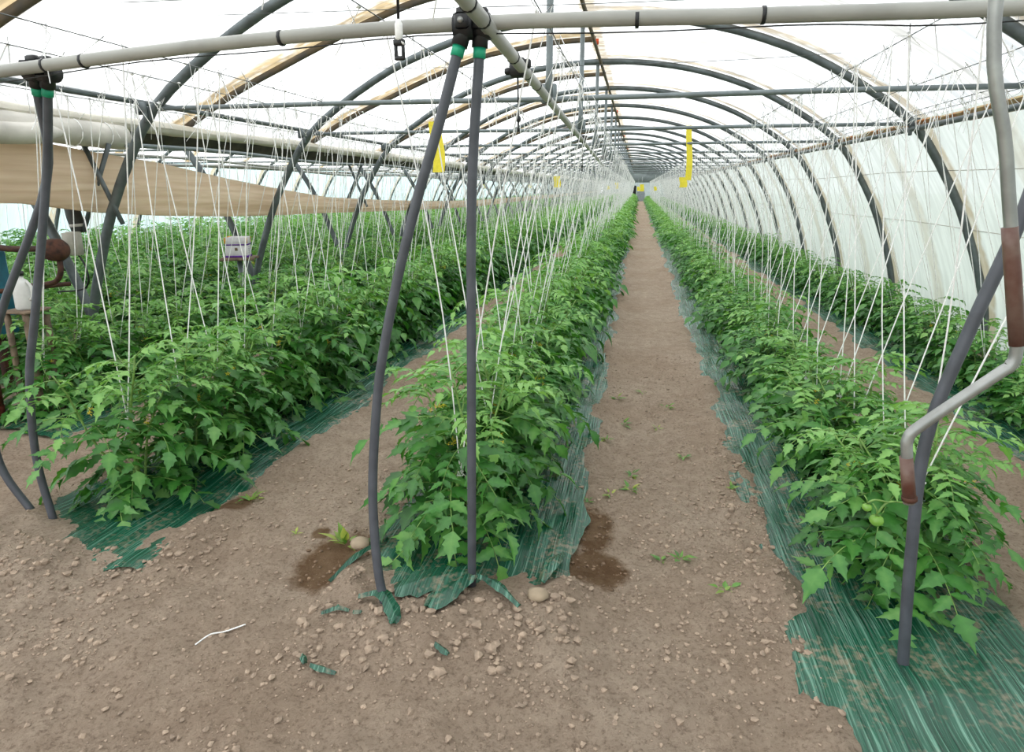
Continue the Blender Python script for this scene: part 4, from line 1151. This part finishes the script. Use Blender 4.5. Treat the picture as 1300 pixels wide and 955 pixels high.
# weeds on the path and by the hollow
def weed(label, x, y, s, n=9, mat='weed', tall=.3):
    g = np.random.default_rng(int(abs(x * 991 + y * 313)))
    mb = MB()
    for k in range(n):
        a = g.uniform(0, 2 * pi); l = s * g.uniform(.5, 1.0)
        v, f = leaflet(1, l, l * g.uniform(.25, .5), False, g)
        mt = np.array((Matrix.Rotation(a, 3, 'Z') @ Matrix.Rotation(-g.uniform(.1, tall + .5), 3, 'Y')))
        mb.add((v + np.array((g.uniform(0, s * .5), 0, 0))) @ mt.T, f, 0, float(np.clip(g.normal(.6, .18), .1, .95)))
    return tag(mb.build('weed', M[mat], None, True, (x, y, gz(x, y) + .004)), label, 'weed')
weed('yellowing weed in the damp hollow left of the film', -1.33, 2.55, .10, 12, tall=1.1)
weed('tiny seedling left of the damp hollow', -1.61, 2.58, .04, 5)
weed('green weed at the edge of the second film by damp soil', -2.05, 2.86, .09, 10)
W = [(-.04, 4.43), (.03, 3.62), (-.2, 3.19), (-.08, 3.29), (.18, 2.72), (.03, 3.38), (.60, 3.49), (.44, 2.50), (-.14, 4.11), (.21, 4.4), (.27, 2.73), (.1, 5.2), (.3, 4.9), (-.1, 5.0), (.36, 3.9), (-.21, 3.02)]
for k, (x, y) in enumerate(W):
    weed('low green weed tuft growing on the bare central path', x, y, random.uniform(.04, .075), 8)['group'] = 'weeds on the central path'

# torn green film pieces and twine on the soil
def scrap(label, pts, w):
    pth = smooth_path([(x, y, gz(x, y) + z) for x, y, z in pts], 5)
    n = len(pth); vs = []
    for i, p in enumerate(pth):
        d = pth[min(i + 1, n - 1)] - pth[max(i - 1, 0)]; s = np.array((-d[1], d[0], 0)); s /= np.linalg.norm(s)
        ww = w * (.35 + .65 * sin(pi * (i + .7) / (n + .4))) * rng.uniform(.8, 1.2)
        vs += [p - s * ww, p + np.array((0, 0, .012)), p + s * ww, p + np.array((0, 0, .004))]
    f = []
    for i in range(n - 1):
        for a in range(4): f.append((i * 4 + a, i * 4 + (a + 1) % 4, i * 4 + 4 + (a + 1) % 4, i * 4 + 4 + a))
    f += [(3, 2, 1, 0), tuple(range(4 * n - 4, 4 * n))]
    mb = MB(); mb.add(vs, f)
    tag(mb.build('film_scrap', M['mulch'], None, False), label, 'film scrap')
scrap('rolled green film strip with wide end beside the damp hollow', [(-1.12, 2.58, .02), (-1.18, 2.38, .02), (-1.245, 2.22, .01)], .018)
scrap('curved green film scrap on soil left of the bowed leg', [(-1.18, 2.02, .012), (-1.12, 2.05, .02), (-1.06, 2.03, .012)], .012)
scrap('small green scrap between the curved scrap and bowed leg', [(-1.04, 2.02, .012), (-1.0, 2.015, .012)], .01)
scrap('little dark green scrap near the front left of the film', [(-1.14, 1.80, .012), (-1.11, 1.765, .012)], .012)
scrap('flat grey-green film strip lying at the very front', [(-1.09, 1.765, .012), (-.98, 1.745, .012)], .014)
scrap('pale torn film flake in front of the legs', [(-.66, 1.90, .014), (-.60, 1.87, .014)], .014)
scrap('twisted film end pulled under the bowed leg', [(-1.05, 2.1, .02), (-.95, 2.10, .04), (-.86, 2.0, .02), (-.84, 1.95, .01)], .03)
scrap('bunched film fan spreading left of the upright leg', [(-.62, 2.28, .06), (-.78, 2.22, .04), (-.92, 2.16, .02)], .09)
scrap('pleated film tongue running forward from the upright leg', [(-.62, 2.3, .06), (-.68, 2.17, .04), (-.74, 2.06, .01)], .06)
scrap('twisted green film end pointing right from the upright leg', [(-.60, 2.28, .05), (-.50, 2.22, .035), (-.39, 2.15, .012)], .022)
scrap('torn film flap standing at the right edge by the wet hollow', [(-.33, 2.33, .02), (-.30, 2.45, .07), (-.27, 2.62, .05)], .03)
tag(MB().tube(smooth_path([(-1.58, 1.79, gz(-1.58, 1.79) + .006), (-1.56, 1.85, gz(-1.56, 1.85) + .008), (-1.52, 1.88, gz(-1.52, 1.88) + .007), (-1.46, 1.93, gz(-1.46, 1.93) + .008)], 5), .003, 5).build('twine_piece', M['twine']), 'short white piece of twine lying on the bare soil', 'twine')
